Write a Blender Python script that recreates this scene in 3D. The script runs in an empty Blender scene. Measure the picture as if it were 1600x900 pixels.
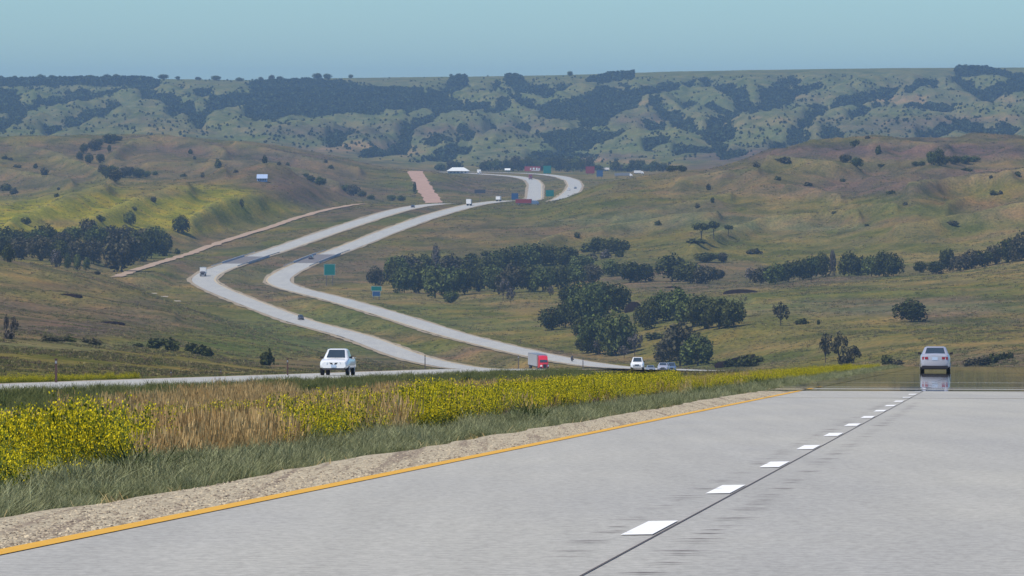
import bpy, bmesh, math, random
import numpy as np
from mathutils import Vector, Matrix

R = math.radians
rng = np.random.default_rng(7)
random.seed(7)
sc = bpy.context.scene

# ------------------------------------------------------------------ camera
F = 9600.0                      # focal length in photo pixels (1600 px wide): a long telephoto
TH = math.atan(300.0 / F)       # pitch below the horizontal
cam_d = bpy.data.cameras.new("camera")
cam = bpy.data.objects.new("camera", cam_d)
sc.collection.objects.link(cam)
cam.location = (0, 0, 0)
cam.rotation_euler = (R(90) - TH, 0, 0)
cam_d.sensor_width = 36.0
cam_d.lens = F / 1600.0 * 36.0
cam_d.clip_start = 0.5
cam_d.clip_end = 60000
sc.camera = cam

# ------------------------------------------------------------------ light
SUN_EL, SUN_AZ = R(57), R(-128)      # azimuth measured from +Y (view direction) towards +X
w = bpy.data.worlds.new("World"); sc.world = w
w.use_nodes = True
nt = w.node_tree
bg = nt.nodes["Background"]
sky = nt.nodes.new("ShaderNodeTexSky"); sky.sky_type = 'NISHITA'; sky.sun_disc = False
sky.sun_elevation = SUN_EL; sky.sun_rotation = SUN_AZ
sky.altitude = 500; sky.air_density = 1.0; sky.dust_density = 0.6; sky.ozone_density = 2.0
tint = nt.nodes.new("ShaderNodeMix"); tint.data_type = 'RGBA'; tint.blend_type = 'MULTIPLY'
tint.inputs[0].default_value = 1.0
tint.inputs[7].default_value = (0.54, 0.83, 1.12, 1)
nt.links.new(sky.outputs[0], tint.inputs[6])
nt.links.new(tint.outputs[2], bg.inputs[0])
bg.inputs[1].default_value = 0.12
sd = bpy.data.lights.new("sun", 'SUN'); sun = bpy.data.objects.new("sun", sd)
sc.collection.objects.link(sun)
sd.energy = 4.6; sd.angle = R(0.53); sd.color = (1.0, 0.90, 0.75)
S = Vector((math.sin(SUN_AZ) * math.cos(SUN_EL), math.cos(SUN_AZ) * math.cos(SUN_EL), math.sin(SUN_EL)))
sun.rotation_euler = S.to_track_quat('Z', 'Y').to_euler()
sun.location = (0, 0, 200)
sc.view_settings.view_transform = 'Standard'; sc.view_settings.look = 'None'
sc.view_settings.exposure = 0.0; sc.view_settings.gamma = 1.0; sc.view_settings.use_curve_mapping = False
sc.cycles.use_denoising = True
sc.cycles.max_bounces = 6
sc.cycles.diffuse_bounces = 3
sc.cycles.volume_bounces = 1
sc.cycles.transparent_max_bounces = 8

# ------------------------------------------------------------------ projection helpers (build-time only)
def slope(py):
    b = (np.asarray(py, float) - 450.0) / F
    return -np.tan(TH + np.arctan(b))
def world(px, py, D):
    b = (py - 450.0) / F
    t = D / (math.cos(TH) - b * math.sin(TH))
    return Vector(((px - 800.0) / F * t, D, float(slope(py)) * D))
def screen(X, Y, Z):
    b = np.tan(np.arctan(-Z / Y) - TH)
    return 800.0 + F * (X / Y) * (math.cos(TH) - b * math.sin(TH)), 450.0 + F * b
def sstep(a, b, x):
    t = np.clip((x - a) / (b - a), 0, 1)
    return t * t * (3 - 2 * t)

# ------------------------------------------------------------------ numpy noise
_tab = rng.random((256, 256))
def vnoise(x, y):
    xi = np.floor(x).astype(int); yi = np.floor(y).astype(int)
    fx = x - xi; fy = y - yi
    fx = fx * fx * (3 - 2 * fx); fy = fy * fy * (3 - 2 * fy)
    a = _tab[xi & 255, yi & 255]; b = _tab[(xi + 1) & 255, yi & 255]
    c = _tab[xi & 255, (yi + 1) & 255]; d = _tab[(xi + 1) & 255, (yi + 1) & 255]
    return (a * (1 - fx) + b * fx) * (1 - fy) + (c * (1 - fx) + d * fx) * fy
def fbm(x, y, o=4):
    s = 0; a = 1.0; t = 0
    for k in range(o):
        s = s + a * vnoise(x * 2 ** k + 17.3 * k, y * 2 ** k + 9.1 * k); t += a; a *= 0.5
    return s / t

# ------------------------------------------------------------------ object helpers
col = sc.collection
def link(o):
    col.objects.link(o); return o
def tag(o, label=None, cat=None, group=None, kind=None):
    if label: o["label"] = label
    if cat: o["category"] = cat
    if group: o["group"] = group
    if kind: o["kind"] = kind
    return o
def empty(name, loc, rz=0.0):
    o = bpy.data.objects.new(name, None); o.location = loc; o.rotation_euler = (0, 0, rz)
    o.empty_display_size = 0.5
    return link(o)
def copy_tree(o, parent=None):
    c = o.copy(); link(c)
    if parent is not None:
        c.parent = parent
    for ch in list(o.children):
        copy_tree(ch, c)
    return c

class MB:
    def __init__(s): s.v = []; s.f = []; s.smooth = False
    def add(s, vs, fs):
        n = len(s.v); s.v += [tuple(p) for p in vs]; s.f += [tuple(i + n for i in f) for f in fs]; return s
    def box(s, c, d, rz=0.0, taper=1.0):
        cx, cy, cz = c; hx, hy, hz = d[0] / 2, d[1] / 2, d[2] / 2
        vs = []
        for k, (sx, sy, sz) in enumerate([(-1,-1,-1),(1,-1,-1),(1,1,-1),(-1,1,-1),(-1,-1,1),(1,-1,1),(1,1,1),(-1,1,1)]):
            t = taper if sz > 0 else 1.0
            x, y = sx * hx * t, sy * hy * t
            vs.append((cx + x * math.cos(rz) - y * math.sin(rz), cy + x * math.sin(rz) + y * math.cos(rz), cz + sz * hz))
        return s.add(vs, [(0,3,2,1),(4,5,6,7),(0,1,5,4),(1,2,6,5),(2,3,7,6),(3,0,4,7)])
    def cyl(s, p0, p1, r0, r1=None, n=10):
        r1 = r0 if r1 is None else r1
        p0 = Vector(p0); p1 = Vector(p1); ax = (p1 - p0).normalized()
        a = ax.orthogonal().normalized(); b = ax.cross(a)
        vs = [p0 + (a * math.cos(2*math.pi*i/n) + b * math.sin(2*math.pi*i/n)) * r0 for i in range(n)]
        vs += [p1 + (a * math.cos(2*math.pi*i/n) + b * math.sin(2*math.pi*i/n)) * r1 for i in range(n)]
        fs = [(i, (i+1) % n, n + (i+1) % n, n + i) for i in range(n)]
        fs += [tuple(range(n - 1, -1, -1)), tuple(range(n, 2*n))]
        return s.add(vs, fs)
    def quad(s, *p): return s.add(p, [tuple(range(len(p)))])
    def loft(s, rings, caps=True):
        n = len(rings[0]); vs = [p for r in rings for p in r]; fs = []
        for k in range(len(rings) - 1):
            for i in range(n):
                j = (i + 1) % n
                fs.append((k*n+i, k*n+j, (k+1)*n+j, (k+1)*n+i))
        if caps:
            fs.append(tuple(range(n - 1, -1, -1))); fs.append(tuple(range((len(rings)-1)*n, len(rings)*n)))
        return s.add(vs, fs)
    def build(s, name, mat, parent=None, smooth=False, angle=35):
        me = bpy.data.meshes.new(name); me.from_pydata(s.v, [], s.f); me.update()
        bm = bmesh.new(); bm.from_mesh(me); bmesh.ops.recalc_face_normals(bm, faces=bm.faces[:]); bm.to_mesh(me); bm.free()
        if smooth:
            me.shade_smooth(); me.set_sharp_from_angle(angle=R(angle))
        me.materials.append(mat)
        o = bpy.data.objects.new(name, me)
        if parent is not None: o.parent = parent
        return link(o)

def np_mesh(name, V, Fq, mat, cols=None, smooth=True, uv=None):
    me = bpy.data.meshes.new(name)
    k = Fq.shape[1]
    me.vertices.add(len(V)); me.vertices.foreach_set("co", np.ascontiguousarray(V, np.float32).ravel())
    me.loops.add(Fq.size); me.loops.foreach_set("vertex_index", np.ascontiguousarray(Fq, np.int32).ravel())
    me.polygons.add(len(Fq)); me.polygons.foreach_set("loop_start", np.arange(0, Fq.size, k, dtype=np.int32))
    me.polygons.foreach_set("use_smooth", np.full(len(Fq), smooth))
    me.update(calc_edges=True)
    if cols is not None:
        for nm, c in cols.items():
            at = me.attributes.new(nm, 'FLOAT_COLOR', 'POINT')
            at.data.foreach_set("color", np.ascontiguousarray(c, np.float32).ravel())
    if uv is not None:
        ul = me.uv_layers.new(name="UVMap")
        ul.data.foreach_set("uv", np.ascontiguousarray(uv[Fq.ravel()], np.float32).ravel())
    me.validate()
    if mat: me.materials.append(mat)
    return me

# ------------------------------------------------------------------ materials
def newmat(name):
    m = bpy.data.materials.new(name); m.use_nodes = True
    n = m.node_tree; b = n.nodes["Principled BSDF"]
    b.inputs["Specular IOR Level"].default_value = 0.25
    return m, n, b
def N(nt, t, **kw):
    n = nt.nodes.new(t)
    for k, v in kw.items(): setattr(n, k, v)
    return n
def noise_fac(nt, scale, detail=3, vec=None, rough=0.55):
    n = N(nt, "ShaderNodeTexNoise"); n.inputs["Scale"].default_value = scale; n.inputs["Detail"].default_value = detail
    n.inputs["Roughness"].default_value = rough
    if vec is not None: nt.links.new(vec, n.inputs["Vector"])
    return n.outputs["Fac"]
def ramp(nt, fac, stops):
    r = N(nt, "ShaderNodeValToRGB"); nt.links.new(fac, r.inputs[0])
    els = r.color_ramp.elements
    while len(els) < len(stops): els.new(0.5)
    for e, (p, c) in zip(els, stops):
        e.position = p; e.color = (*c, 1) if len(c) == 3 else c
    return r.outputs[0]
def mix(nt, a, b, fac, mode='MIX'):
    m = N(nt, "ShaderNodeMix", data_type='RGBA', blend_type=mode)
    for sock, val in ((m.inputs[6], a), (m.inputs[7], b)):
        if hasattr(val, 'node'): nt.links.new(val, sock)
        else: sock.default_value = (*val, 1)
    if hasattr(fac, 'node'): nt.links.new(fac, m.inputs[0])
    else: m.inputs[0].default_value = fac
    return m.outputs[2]
def posvec(nt, scale=(1, 1, 1), rot=0.0):
    g = N(nt, "ShaderNodeNewGeometry"); mp = N(nt, "ShaderNodeMapping")
    mp.inputs["Scale"].default_value = scale; mp.inputs["Rotation"].default_value = (0, 0, rot)
    nt.links.new(g.outputs["Position"], mp.inputs[0]); return mp.outputs[0]
def bump(nt, b, h, strength=0.3, dist=0.05):
    bn = N(nt, "ShaderNodeBump"); bn.inputs["Strength"].default_value = strength; bn.inputs["Distance"].default_value = dist
    nt.links.new(h, bn.inputs["Height"]); nt.links.new(bn.outputs[0], b.inputs["Normal"])
def simple(name, c, rough=0.6, metal=0.0, var=0.12, scale=6.0, spec=0.3, coat=0.0):
    m, n, b = newmat(name)
    tc = N(n, "ShaderNodeTexCoord")
    f = noise_fac(n, scale, 4, tc.outputs["Object"])
    cc = mix(n, tuple(x * (1 - var) for x in c), tuple(min(1, x * (1 + var)) for x in c), f)
    n.links.new(cc, b.inputs["Base Color"])
    b.inputs["Roughness"].default_value = rough; b.inputs["Metallic"].default_value = metal
    b.inputs["Specular IOR Level"].default_value = spec
    b.inputs["Coat Weight"].default_value = coat
    return m

def hot_air(m, lo=0.0064, hi=0.0076):
    """Inferior mirage: the layer of hot air on the sunlit pavement turns mirror-like at extreme grazing angles."""
    n = m.node_tree; out = n.nodes["Material Output"]
    src = out.inputs[0].links[0].from_socket
    g = N(n, "ShaderNodeNewGeometry")
    pv = posvec(n, (0.25, 0.13, 0.0))
    wob = N(n, "ShaderNodeTexNoise"); wob.inputs["Scale"].default_value = 1.0; wob.inputs["Detail"].default_value = 2
    n.links.new(pv, wob.inputs["Vector"])
    sub = N(n, "ShaderNodeVectorMath", operation='SUBTRACT'); n.links.new(wob.outputs["Color"], sub.inputs[0]); sub.inputs[1].default_value = (0.5, 0.5, 0.5)
    scl = N(n, "ShaderNodeVectorMath", operation='SCALE'); n.links.new(sub.outputs[0], scl.inputs[0]); scl.inputs[3].default_value = 0.003
    add = N(n, "ShaderNodeVectorMath", operation='ADD'); n.links.new(g.outputs["Normal"], add.inputs[0]); n.links.new(scl.outputs[0], add.inputs[1])
    nor = N(n, "ShaderNodeVectorMath", operation='NORMALIZE'); n.links.new(add.outputs[0], nor.inputs[0])
    gl = N(n, "ShaderNodeBsdfGlossy"); gl.inputs["Roughness"].default_value = 0.018
    n.links.new(nor.outputs[0], gl.inputs["Normal"])
    gl.inputs["Color"].default_value = (0.93, 0.93, 0.93, 1)
    dot = N(n, "ShaderNodeVectorMath", operation='DOT_PRODUCT'); n.links.new(g.outputs["Incoming"], dot.inputs[0]); n.links.new(g.outputs["Normal"], dot.inputs[1])
    ab = N(n, "ShaderNodeMath", operation='ABSOLUTE'); n.links.new(dot.outputs["Value"], ab.inputs[0])
    pv2 = posvec(n, (0.008, 0.10, 0.0))
    w2 = noise_fac(n, 1.0, 3, pv2)
    ma = N(n, "ShaderNodeMath", operation='MULTIPLY_ADD'); n.links.new(w2, ma.inputs[0]); ma.inputs[1].default_value = 0.0080; n.links.new(ab.outputs[0], ma.inputs[2])
    mr = N(n, "ShaderNodeMapRange"); n.links.new(ma.outputs[0], mr.inputs[0])
    mr.inputs[1].default_value = lo + 0.0040; mr.inputs[2].default_value = hi + 0.0040 - 0.0008; mr.inputs[3].default_value = 1.0; mr.inputs[4].default_value = 0.0
    ms = N(n, "ShaderNodeMixShader"); n.links.new(mr.outputs[0], ms.inputs[0]); n.links.new(src, ms.inputs[1]); n.links.new(gl.outputs[0], ms.inputs[2])
    n.links.new(ms.outputs[0], out.inputs[0])

# --- terrain ground cover
mt_ground, n, b = newmat("prairie_ground")
at = N(n, "ShaderNodeAttribute", attribute_name="veg")
n1 = noise_fac(n, 0.9, 6, posvec(n, (1, 0.35, 1)), 0.7)
c1 = mix(n, at.outputs["Color"], ramp(n, n1, [(0.3, (0.38, 0.42, 0.40)), (0.52, (1.0, 1.0, 1.0)), (0.74, (1.65, 1.5, 1.35))]), 0.85, 'MULTIPLY')
n2 = noise_fac(n, 0.05, 6, posvec(n, (1, 0.5, 1)), 0.65)
c2 = mix(n, c1, ramp(n, n2, [(0.36, (0.55, 0.66, 0.56)), (0.5, (1, 1, 1)), (0.62, (1.38, 1.15, 1.08))]), 0.9, 'MULTIPLY')
n.links.new(c2, b.inputs["Base Color"]); b.inputs["Roughness"].default_value = 1.0; b.inputs["Specular IOR Level"].default_value = 0.0
bump(n, b, n1, 0.6, 0.5)

# --- concrete pavement
def concrete(name, base, streak_rot, warm=1.0):
    m, n, b = newmat(name)
    v = posvec(n, (2.2, 0.05, 1), streak_rot)
    s1 = noise_fac(n, 1.0, 4, v)
    s2 = noise_fac(n, 14.0, 5, posvec(n, (1, 0.4, 1)), 0.75)
    s3 = noise_fac(n, 0.25, 3, posvec(n, (1, 0.2, 1)))
    c = mix(n, tuple(x * 0.88 for x in base), tuple(x * 1.10 for x in base), s1)
    c = mix(n, c, ramp(n, s2, [(0.38, (0.84, 0.84, 0.84)), (0.62, (1.13, 1.13, 1.13))]), 0.95, 'MULTIPLY')
    c = mix(n, c, ramp(n, s3, [(0.35, (0.93, 0.93, 0.95)), (0.65, (1.05, 1.04, 1.02))]), 1.0, 'MULTIPLY')
    # transverse tining of the slab surface
    wv = N(n, "ShaderNodeTexWave", wave_type='BANDS', bands_direction='Y'); wv.inputs["Scale"].default_value = 0.9
    wv.inputs["Distortion"].default_value = 6; wv.inputs["Detail"].default_value = 3; wv.inputs["Detail Scale"].default_value = 0.6
    n.links.new(posvec(n, (1, 1, 1), streak_rot), wv.inputs["Vector"])
    c = mix(n, c, ramp(n, wv.outputs["Fac"], [(0.0, (0.96, 0.96, 0.96)), (1.0, (1.03, 1.03, 1.03))]), 1.0, 'MULTIPLY')
    n.links.new(c, b.inputs["Base Color"]); b.inputs["Roughness"].default_value = 0.9
    b.inputs["Specular IOR Level"].default_value = 0.15
    bump(n, b, s2, 0.25, 0.01)
    return m
mt_road = concrete("concrete_pavement", (0.382, 0.377, 0.345), R(4.5)); hot_air(mt_road)
mt_road_far = concrete("weathered_concrete", (0.400, 0.402, 0.378), R(-8))
mt_gravel, n, b = newmat("shoulder_gravel")
g1 = noise_fac(n, 16.0, 4, posvec(n, (1, 0.6, 1)), 0.8)
g2 = noise_fac(n, 1.0, 5, posvec(n, (5.0, 0.07, 1), R(4.5)))
c = ramp(n, g1, [(0.38, (0.17, 0.135, 0.10)), (0.5, (0.42, 0.36, 0.25)), (0.63, (0.66, 0.58, 0.41))])
c = mix(n, c, ramp(n, g2, [(0.36, (0.48, 0.42, 0.45)), (0.48, (1, 1, 1))]), 0.75, 'MULTIPLY')
n.links.new(c, b.inputs["Base Color"]); b.inputs["Roughness"].default_value = 1.0; bump(n, b, g1, 0.9, 0.03); hot_air(mt_gravel)
mt_gravel_far = simple("pale_gravel", (0.31, 0.26, 0.19), 1.0, var=0.25, scale=0.5, spec=0.0)
mt_dirt = simple("pink_dirt_road", (0.36, 0.27, 0.20), 1.0, var=0.35, scale=0.25, spec=0.0)
mt_yel = simple("yellow_line_paint", (0.66, 0.36, 0.035), 0.7, var=0.12, scale=3.0); hot_air(mt_yel)
mt_yel_far = simple("faded_yellow_line_paint", (0.60, 0.42, 0.14), 0.8)
mt_white = simple("white_line_paint", (0.86, 0.86, 0.84), 0.6, var=0.04, scale=8.0); hot_air(mt_white)
mt_crack = simple("dark_joint_sealant", (0.095, 0.075, 0.072), 0.8); hot_air(mt_crack)
mt_asph = simple("bridge_asphalt", (0.16, 0.15, 0.15), 0.9, var=0.1)

# ================================================================== TERRAIN
M548 = float(slope(548.0))
TAN = 0.0792                                  # heading of the near carriageway
# knots of the two carriageway axes: eb = the lane line of the near carriageway, wb = middle of the opposite one
eb_k = [(-40, None, None)]
def near_x_eb(Y): return TAN * Y - 2.45
Ycurve, Rc = 230.0, 3300.0
eb = []
for Y in range(-40, 521, 10):
    x = near_x_eb(Y)
    eb.append((x, Y, -1.3 + M548 * Y))
for x, y, z in ((50, 720, 581), (58, 1000, 584), (52, 1300, 583), (38, 1530, 577)):
    eb.append((x, y, float(slope(z)) * y))
for px, py, D in [(940,573,1700),(875,563,1760),(800,547,1850),(700,522,2000),(600,490,2170),(520,467,2330),(450,450,2500),
                  (430,441,2580),(431,434,2640),(450,422,2700),(490,405,2790),(540,387,2890),(600,363,3030),(660,341,3180),
                  (700,329,3300),(740,319,3430),(780,314,3560),(810,313,3680),(850,322,3850),(880,309,3960),(893,298,4150),(897,290,4400),
                  (893,282,4650),(875,276,4900),(850,272.5,5100),(815,270.5,5250),(760,269,5400),(715,268,5450),(660,268,5480)]:
    v = world(px, py, D); eb.append(tuple(v))
wb = []
for Y in range(-40, 561, 20):
    wb.append((TAN * Y - 43.0, Y, -1.63 + M548 * Y))
wb += [(8.5, 660, float(slope(577)) * 660), (22, 900, float(slope(579)) * 900)]
for px, py, D in [(1060,581,1100),(960,583,1350),(843,577,1620),(735,577,1745),(650,560,1860),(560,525,2020),(470,502,2180),(400,476,2320),
                  (340,452,2460),(315,438,2560),(333,424,2660),(380,408,2760),(440,389,2870),(500,368,2990),(560,348,3120),
                  (620,329,3260),(660,321,3380),(700,317.5,3500),(760,321,3750),(836,312,4000),(837,300,4250),(838,288,4500),(832,281,4750),
                  (810,276,4950),(780,273.5,5100),(740,271,5250),(712,269.5,5350),(640,269,5400)]:
    v = world(px, py, D); wb.append(tuple(v))
class Path:
    def __init__(s, k, y0, y1, step=2.0, sig=30.0, near=420.0, extra=None):
        k = np.array(k, float); s.Y = np.arange(y0, y1, step)
        X = np.interp(s.Y, k[:, 1], k[:, 0]); Z = np.interp(s.Y, k[:, 1], k[:, 2])
        h = int(3 * sig / step); ker = np.exp(-0.5 * (np.arange(-h, h + 1) * step / sig) ** 2); ker /= ker.sum()
        Xs = np.convolve(np.pad(X, h, 'edge'), ker, 'valid'); Zs = np.convolve(np.pad(Z, h, 'edge'), ker, 'valid')
        t = sstep(near - 60, near, s.Y) if near else 1.0
        s.X = X * (1 - t) + Xs * t; s.Z = Z * (1 - t) + Zs * t
        s.sl = np.gradient(s.X, s.Y)
    def at(s, Y):
        return np.interp(Y, s.Y, s.X), np.interp(Y, s.Y, s.Z), np.interp(Y, s.Y, s.sl)
EB = Path(eb, -40, 5480, near=500.0); WB = Path(wb, -40, 5400, near=560.0)
GR = Path([tuple(world(*q)) for q in [(680,322,3880),(678,315,3950),(671,305,4050),(660,290,4200),(652,276,4350),(648,266,4450),(646,270,4520)]], 3880, 4510, near=0, sig=20)
DR = Path([tuple(world(*q)) for q in [(180,433,2480),(215,421,2600),(250,410,2700),(300,395,2850),(350,377,2960),(400,362,3060),(450,345,3180),(500,330,3330),(550,320,3470),(575,318,3540)]], 2480, 3530, near=0, sig=20)

# ground profile lines: each one spans the view as (px, py, distance); interpolated to make the height field
LN = [
 [(-900,622,470),(0,612,480),(400,606,560),(700,588,700),(1000,581,750),(1300,579,750),(1600,579,750),(2500,579,750)],
 [(-900,500,1000),(0,524,1000),(100,537,1000),(200,550,1000),(300,562,1000),(400,574,1050),(500,580,1100),(700,586,1300),(850,584,1400),(1000,581,1200),(1300,577,900),(1600,574,900),(2500,565,900)],
 [(-900,515,1250),(0,531,1250),(100,539,1250),(200,551,1250),(300,559,1300),(400,566,1350),(500,566,1450),(600,562,1600),(735,579,1720),(850,580,1640),(940,576,1600),(1000,573,1450),(1200,567,1300),(1400,560,1300),(1600,556,1300),(2500,550,1300)],
 [(-900,460,1650),(0,470,1650),(100,480,1700),(200,490,1750),(300,500,1800),(400,500,1930),(500,512,2060),(600,530,2010),(700,540,1930),(800,549,1870),(900,545,1850),(1000,530,1800),(1200,520,1750),(1400,512,1750),(1600,505,1750),(2500,490,1750)],
 [(-900,380,2000),(0,402,2050),(60,411,2100),(120,422,2150),(180,433,2250),(240,441,2350),(300,448,2440),(400,460,2440),(500,465,2380),(600,475,2320),(700,480,2300),(800,478,2250),(900,475,2250),(1000,465,2200),(1200,455,2150),(1400,446,2150),(1500,437,2150),(1600,426,2150),(2500,380,2150)],
 [(-900,420,2300),(0,424,2350),(100,428,2350),(180,431,2420),(240,427,2560),(300,428,2640),(400,430,2640),(430,425,2680),(500,418,2740),(600,440,2600),(700,450,2550),(800,445,2550),(1000,440,2500),(1170,438,2500),(1300,433,2450),(1400,428,2400),(1500,424,2400),(1600,412,2350),(2500,380,2350)],
 [(-900,385,2750),(0,390,2700),(100,390,2700),(200,388,2750),(250,402,2780),(300,396,2840),(400,370,3000),(500,350,3120),(600,392,2860),(700,400,2800),(800,400,2800),(900,400,2800),(1000,397,2750),(1100,394,2700),(1200,398,2700),(1300,398,2650),(1400,395,2600),(1500,388,2600),(1600,372,2600),(2500,330,2600)],
 [(-900,340,3000),(0,345,3000),(100,332,3000),(200,332,3050),(300,330,3100),(400,335,3140),(500,328,3300),(600,348,3150),(700,338,3230),(800,362,3050),(900,374,3000),(960,366,3000),(1000,362,3000),(1100,352,2950),(1200,345,3000),(1300,348,2950),(1380,330,2900),(1430,315,2900),(1500,330,2900),(1600,318,2850),(2500,290,2850)],
 [(-900,325,3250),(0,325,3200),(200,310,3250),(300,305,3250),(400,300,3300),(500,318,3380),(600,333,3280),(700,325,3360),(800,335,3350),(900,325,3250),(1000,318,3200),(1100,313,3200),(1200,292,3250),(1300,290,3300),(1400,285,3300),(1500,283,3250),(1600,272,3200),(2500,260,3200)],
 [(-900,320,3400),(0,322,3400),(100,305,3400),(175,288,3450),(250,280,3500),(300,276,3500),(350,268,3550),(400,260,3550),(437,263,3550),(475,276,3550),(525,298,3550),(560,315,3550),(650,319.5,3480),(700,317,3520),(740,317,3560),(780,314,3600),(850,315,3560),(900,298,3500),(950,286,3450),(1000,277,3450),(1050,268,3500),(1100,260,3600),(1200,238,3700),(1250,228,3700),(1300,221,3800),(1370,213,3800),(1450,219,3900),(1520,213,3900),(1600,220,3900),(2500,240,3900)],
 [(-900,335,3640),(0,332,3640),(200,305,3700),(400,290,3800),(560,325,3720),(640,325,3700),(700,323,3700),(780,320,3720),(850,324,3720),(950,300,3700),(1100,275,3800),(1200,255,3900),(1300,240,4000),(1600,235,4100),(2500,250,4100)],
 [(-900,300,3950),(0,305,3950),(200,285,4050),(400,275,4100),(500,295,4050),(560,306,4000),(640,314,3950),(700,314,3950),(800,313,3950),(850,311,3950),(900,308,3950),(1000,290,3950),(1200,262,4200),(1600,245,4300),(2500,255,4300)],
 [(-900,250,4350),(0,252,4350),(200,250,4350),(350,250,4350),(450,262,4350),(550,280,4300),(610,282,4300),(650,277,4330),(700,291,4300),(800,298,4250),(850,297,4250),(900,295,4200),(1000,280,4200),(1200,258,4400),(1600,245,4500),(2500,255,4500)],
 [(-900,215,4700),(0,216,4700),(100,214,4700),(200,213,4700),(300,216,4700),(370,222,4700),(450,232,4700),(550,250,4600),(600,261,4500),(648,265,4460),(700,273,4500),(750,281,4650),(850,284,4600),(900,284,4600),(1000,275,4600),(1200,262,4700),(1600,250,4700),(2500,255,4700)],
 [(-900,238,5200),(0,236,5200),(300,236,5200),(450,248,5200),(550,263,5200),(600,270,5150),(700,271.5,5250),(800,273,5120),(870,275.5,4980),(950,274,4950),(1000,272,5100),(1100,262,5300),(1200,255,5300),(1600,240,5300),(2500,240,5300)],
 [(-900,232,5600),(0,230,5600),(300,230,5600),(500,248,5600),(600,264,5550),(700,267,5600),(850,268,5600),(1000,268,5600),(1100,260,5600),(1600,232,5600),(2500,232,5600)],
 [(-900,222,6000),(0,218,6000),(300,215,6000),(500,232,6000),(700,250,6000),(900,252,6000),(1050,245,6000),(1200,232,6000),(1400,222,6000),(1600,220,6000),(2500,220,6000)],
 [(-900,188,7000),(0,185,7000),(400,188,7000),(800,196,7000),(1200,186,7000),(1600,180,7000),(2500,180,7000)],
 [(-900,145,8000),(0,143,8000),(400,143,8000),(800,140,8000),(1200,130,8000),(1600,126,8000),(2500,126,8000)],
 [(-900,124,8500),(0,122.5,8500),(200,121.5,8500),(400,124,8500),(500,121,8500),(700,119,8500),(850,117,8500),(950,114,8500),(1050,110,8500),(1200,107,8500),(1400,104.5,8500),(1600,104,8500),(2500,104,8500)],
 [(-900,128,9300),(400,128,9300),(1000,118,9300),(1600,110,9300),(2500,110,9300)],
 [(-900,140,12000),(1000,135,12000),(2500,130,12000)],
]
# columns and rows of the height field
pc = np.concatenate([np.linspace(-900, -60, 40), np.arange(-56, 1658, 4.0), np.linspace(1664, 2500, 40)])
qcol = (pc - 800.0) / F / math.cos(TH)
ys = [10.0]
while ys[-1] < 12000:
    y = ys[-1]
    ys.append(y * (1.02 if y < 300 else 1.012 if y < 1300 else 1.0042))
yr = np.array(ys); yr[-1] = 12000.0
NR, NC = len(yr), len(pc)
Pg, Yg = np.meshgrid(pc, yr)
Xg = qcol[None, :] * Yg
Dl = np.array([np.interp(pc, [k[0] for k in L], [k[2] for k in L]) for L in LN])       # (lines, cols)
Sl = np.array([np.interp(pc, [k[0] for k in L], [k[1] for k in L]) for L in LN])
Zl = slope(Sl) * Dl
Zfar = np.empty((NR, NC))
for j in range(NC):
    Zfar[:, j] = np.interp(yr, Dl[:, j], Zl[:, j])
def smooth_rows(A, s, y0=900):
    h = int(3 * s); ker = np.exp(-0.5 * (np.arange(-h, h + 1) / s) ** 2); ker /= ker.sum()
    B = np.apply_along_axis(lambda c: np.convolve(np.pad(c, h, 'edge'), ker, 'valid'), 0, A)
    return B
def smooth_cols(A, s):
    h = int(3 * s); ker = np.exp(-0.5 * (np.arange(-h, h + 1) / s) ** 2); ker /= ker.sum()
    return np.apply_along_axis(lambda c: np.convolve(np.pad(c, h, 'edge'), ker, 'valid'), 1, A)
Zs = smooth_cols(smooth_rows(Zfar, 4.0), 3.0)
t = sstep(800, 1000, Yg)
Zfar = Zfar * (1 - t) + Zs * t
# ---- folds: rolling hills get ridges and gullies (metres), none on the flats
folds = 1 - np.abs(2 * fbm(Xg / 95.0 + 3, Yg / 260.0, 4) - 1)
folds2 = 1 - np.abs(2 * fbm(Xg / 38.0 + 31, Yg / 120.0 + 7, 3) - 1)
def blob(px, d, w, h):
    return np.exp(-(((Pg - px) / w) ** 2 + ((Yg - d) / h) ** 2))
amp = np.zeros_like(Yg) + 0.5 * sstep(900, 1200, Yg)
amp += 6.5 * sstep(950, 1350, Pg) * sstep(2650, 3000, Yg) * (1 - sstep(4300, 4800, Yg))
amp += 3.0 * sstep(700, 950, Pg) * sstep(2950, 3100, Yg) * (1 - sstep(3500, 3800, Yg))
amp += 1.8 * (1 - sstep(430, 560, Pg)) * sstep(2850, 3150, Yg) * (1 - sstep(3450, 3650, Yg))
amp += 6.0 * (1 - sstep(480, 620, Pg)) * sstep(3650, 3950, Yg) * (1 - sstep(4700, 4900, Yg))
amp += 2.0 * (1 - sstep(250, 400, Pg)) * sstep(950, 1100, Yg) * (1 - sstep(1900, 2100, Yg))
amp += 20.0 * sstep(5700, 6500, Yg) * (1 - sstep(7800, 8350, Yg))
dz = (folds - 0.62) * amp * 1.5 + (folds2 - 0.62) * amp * np.where(Yg > 5600, 0.55, np.where(Pg < 600, 0.25, 0.6))
Zfar = Zfar + dz
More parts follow.
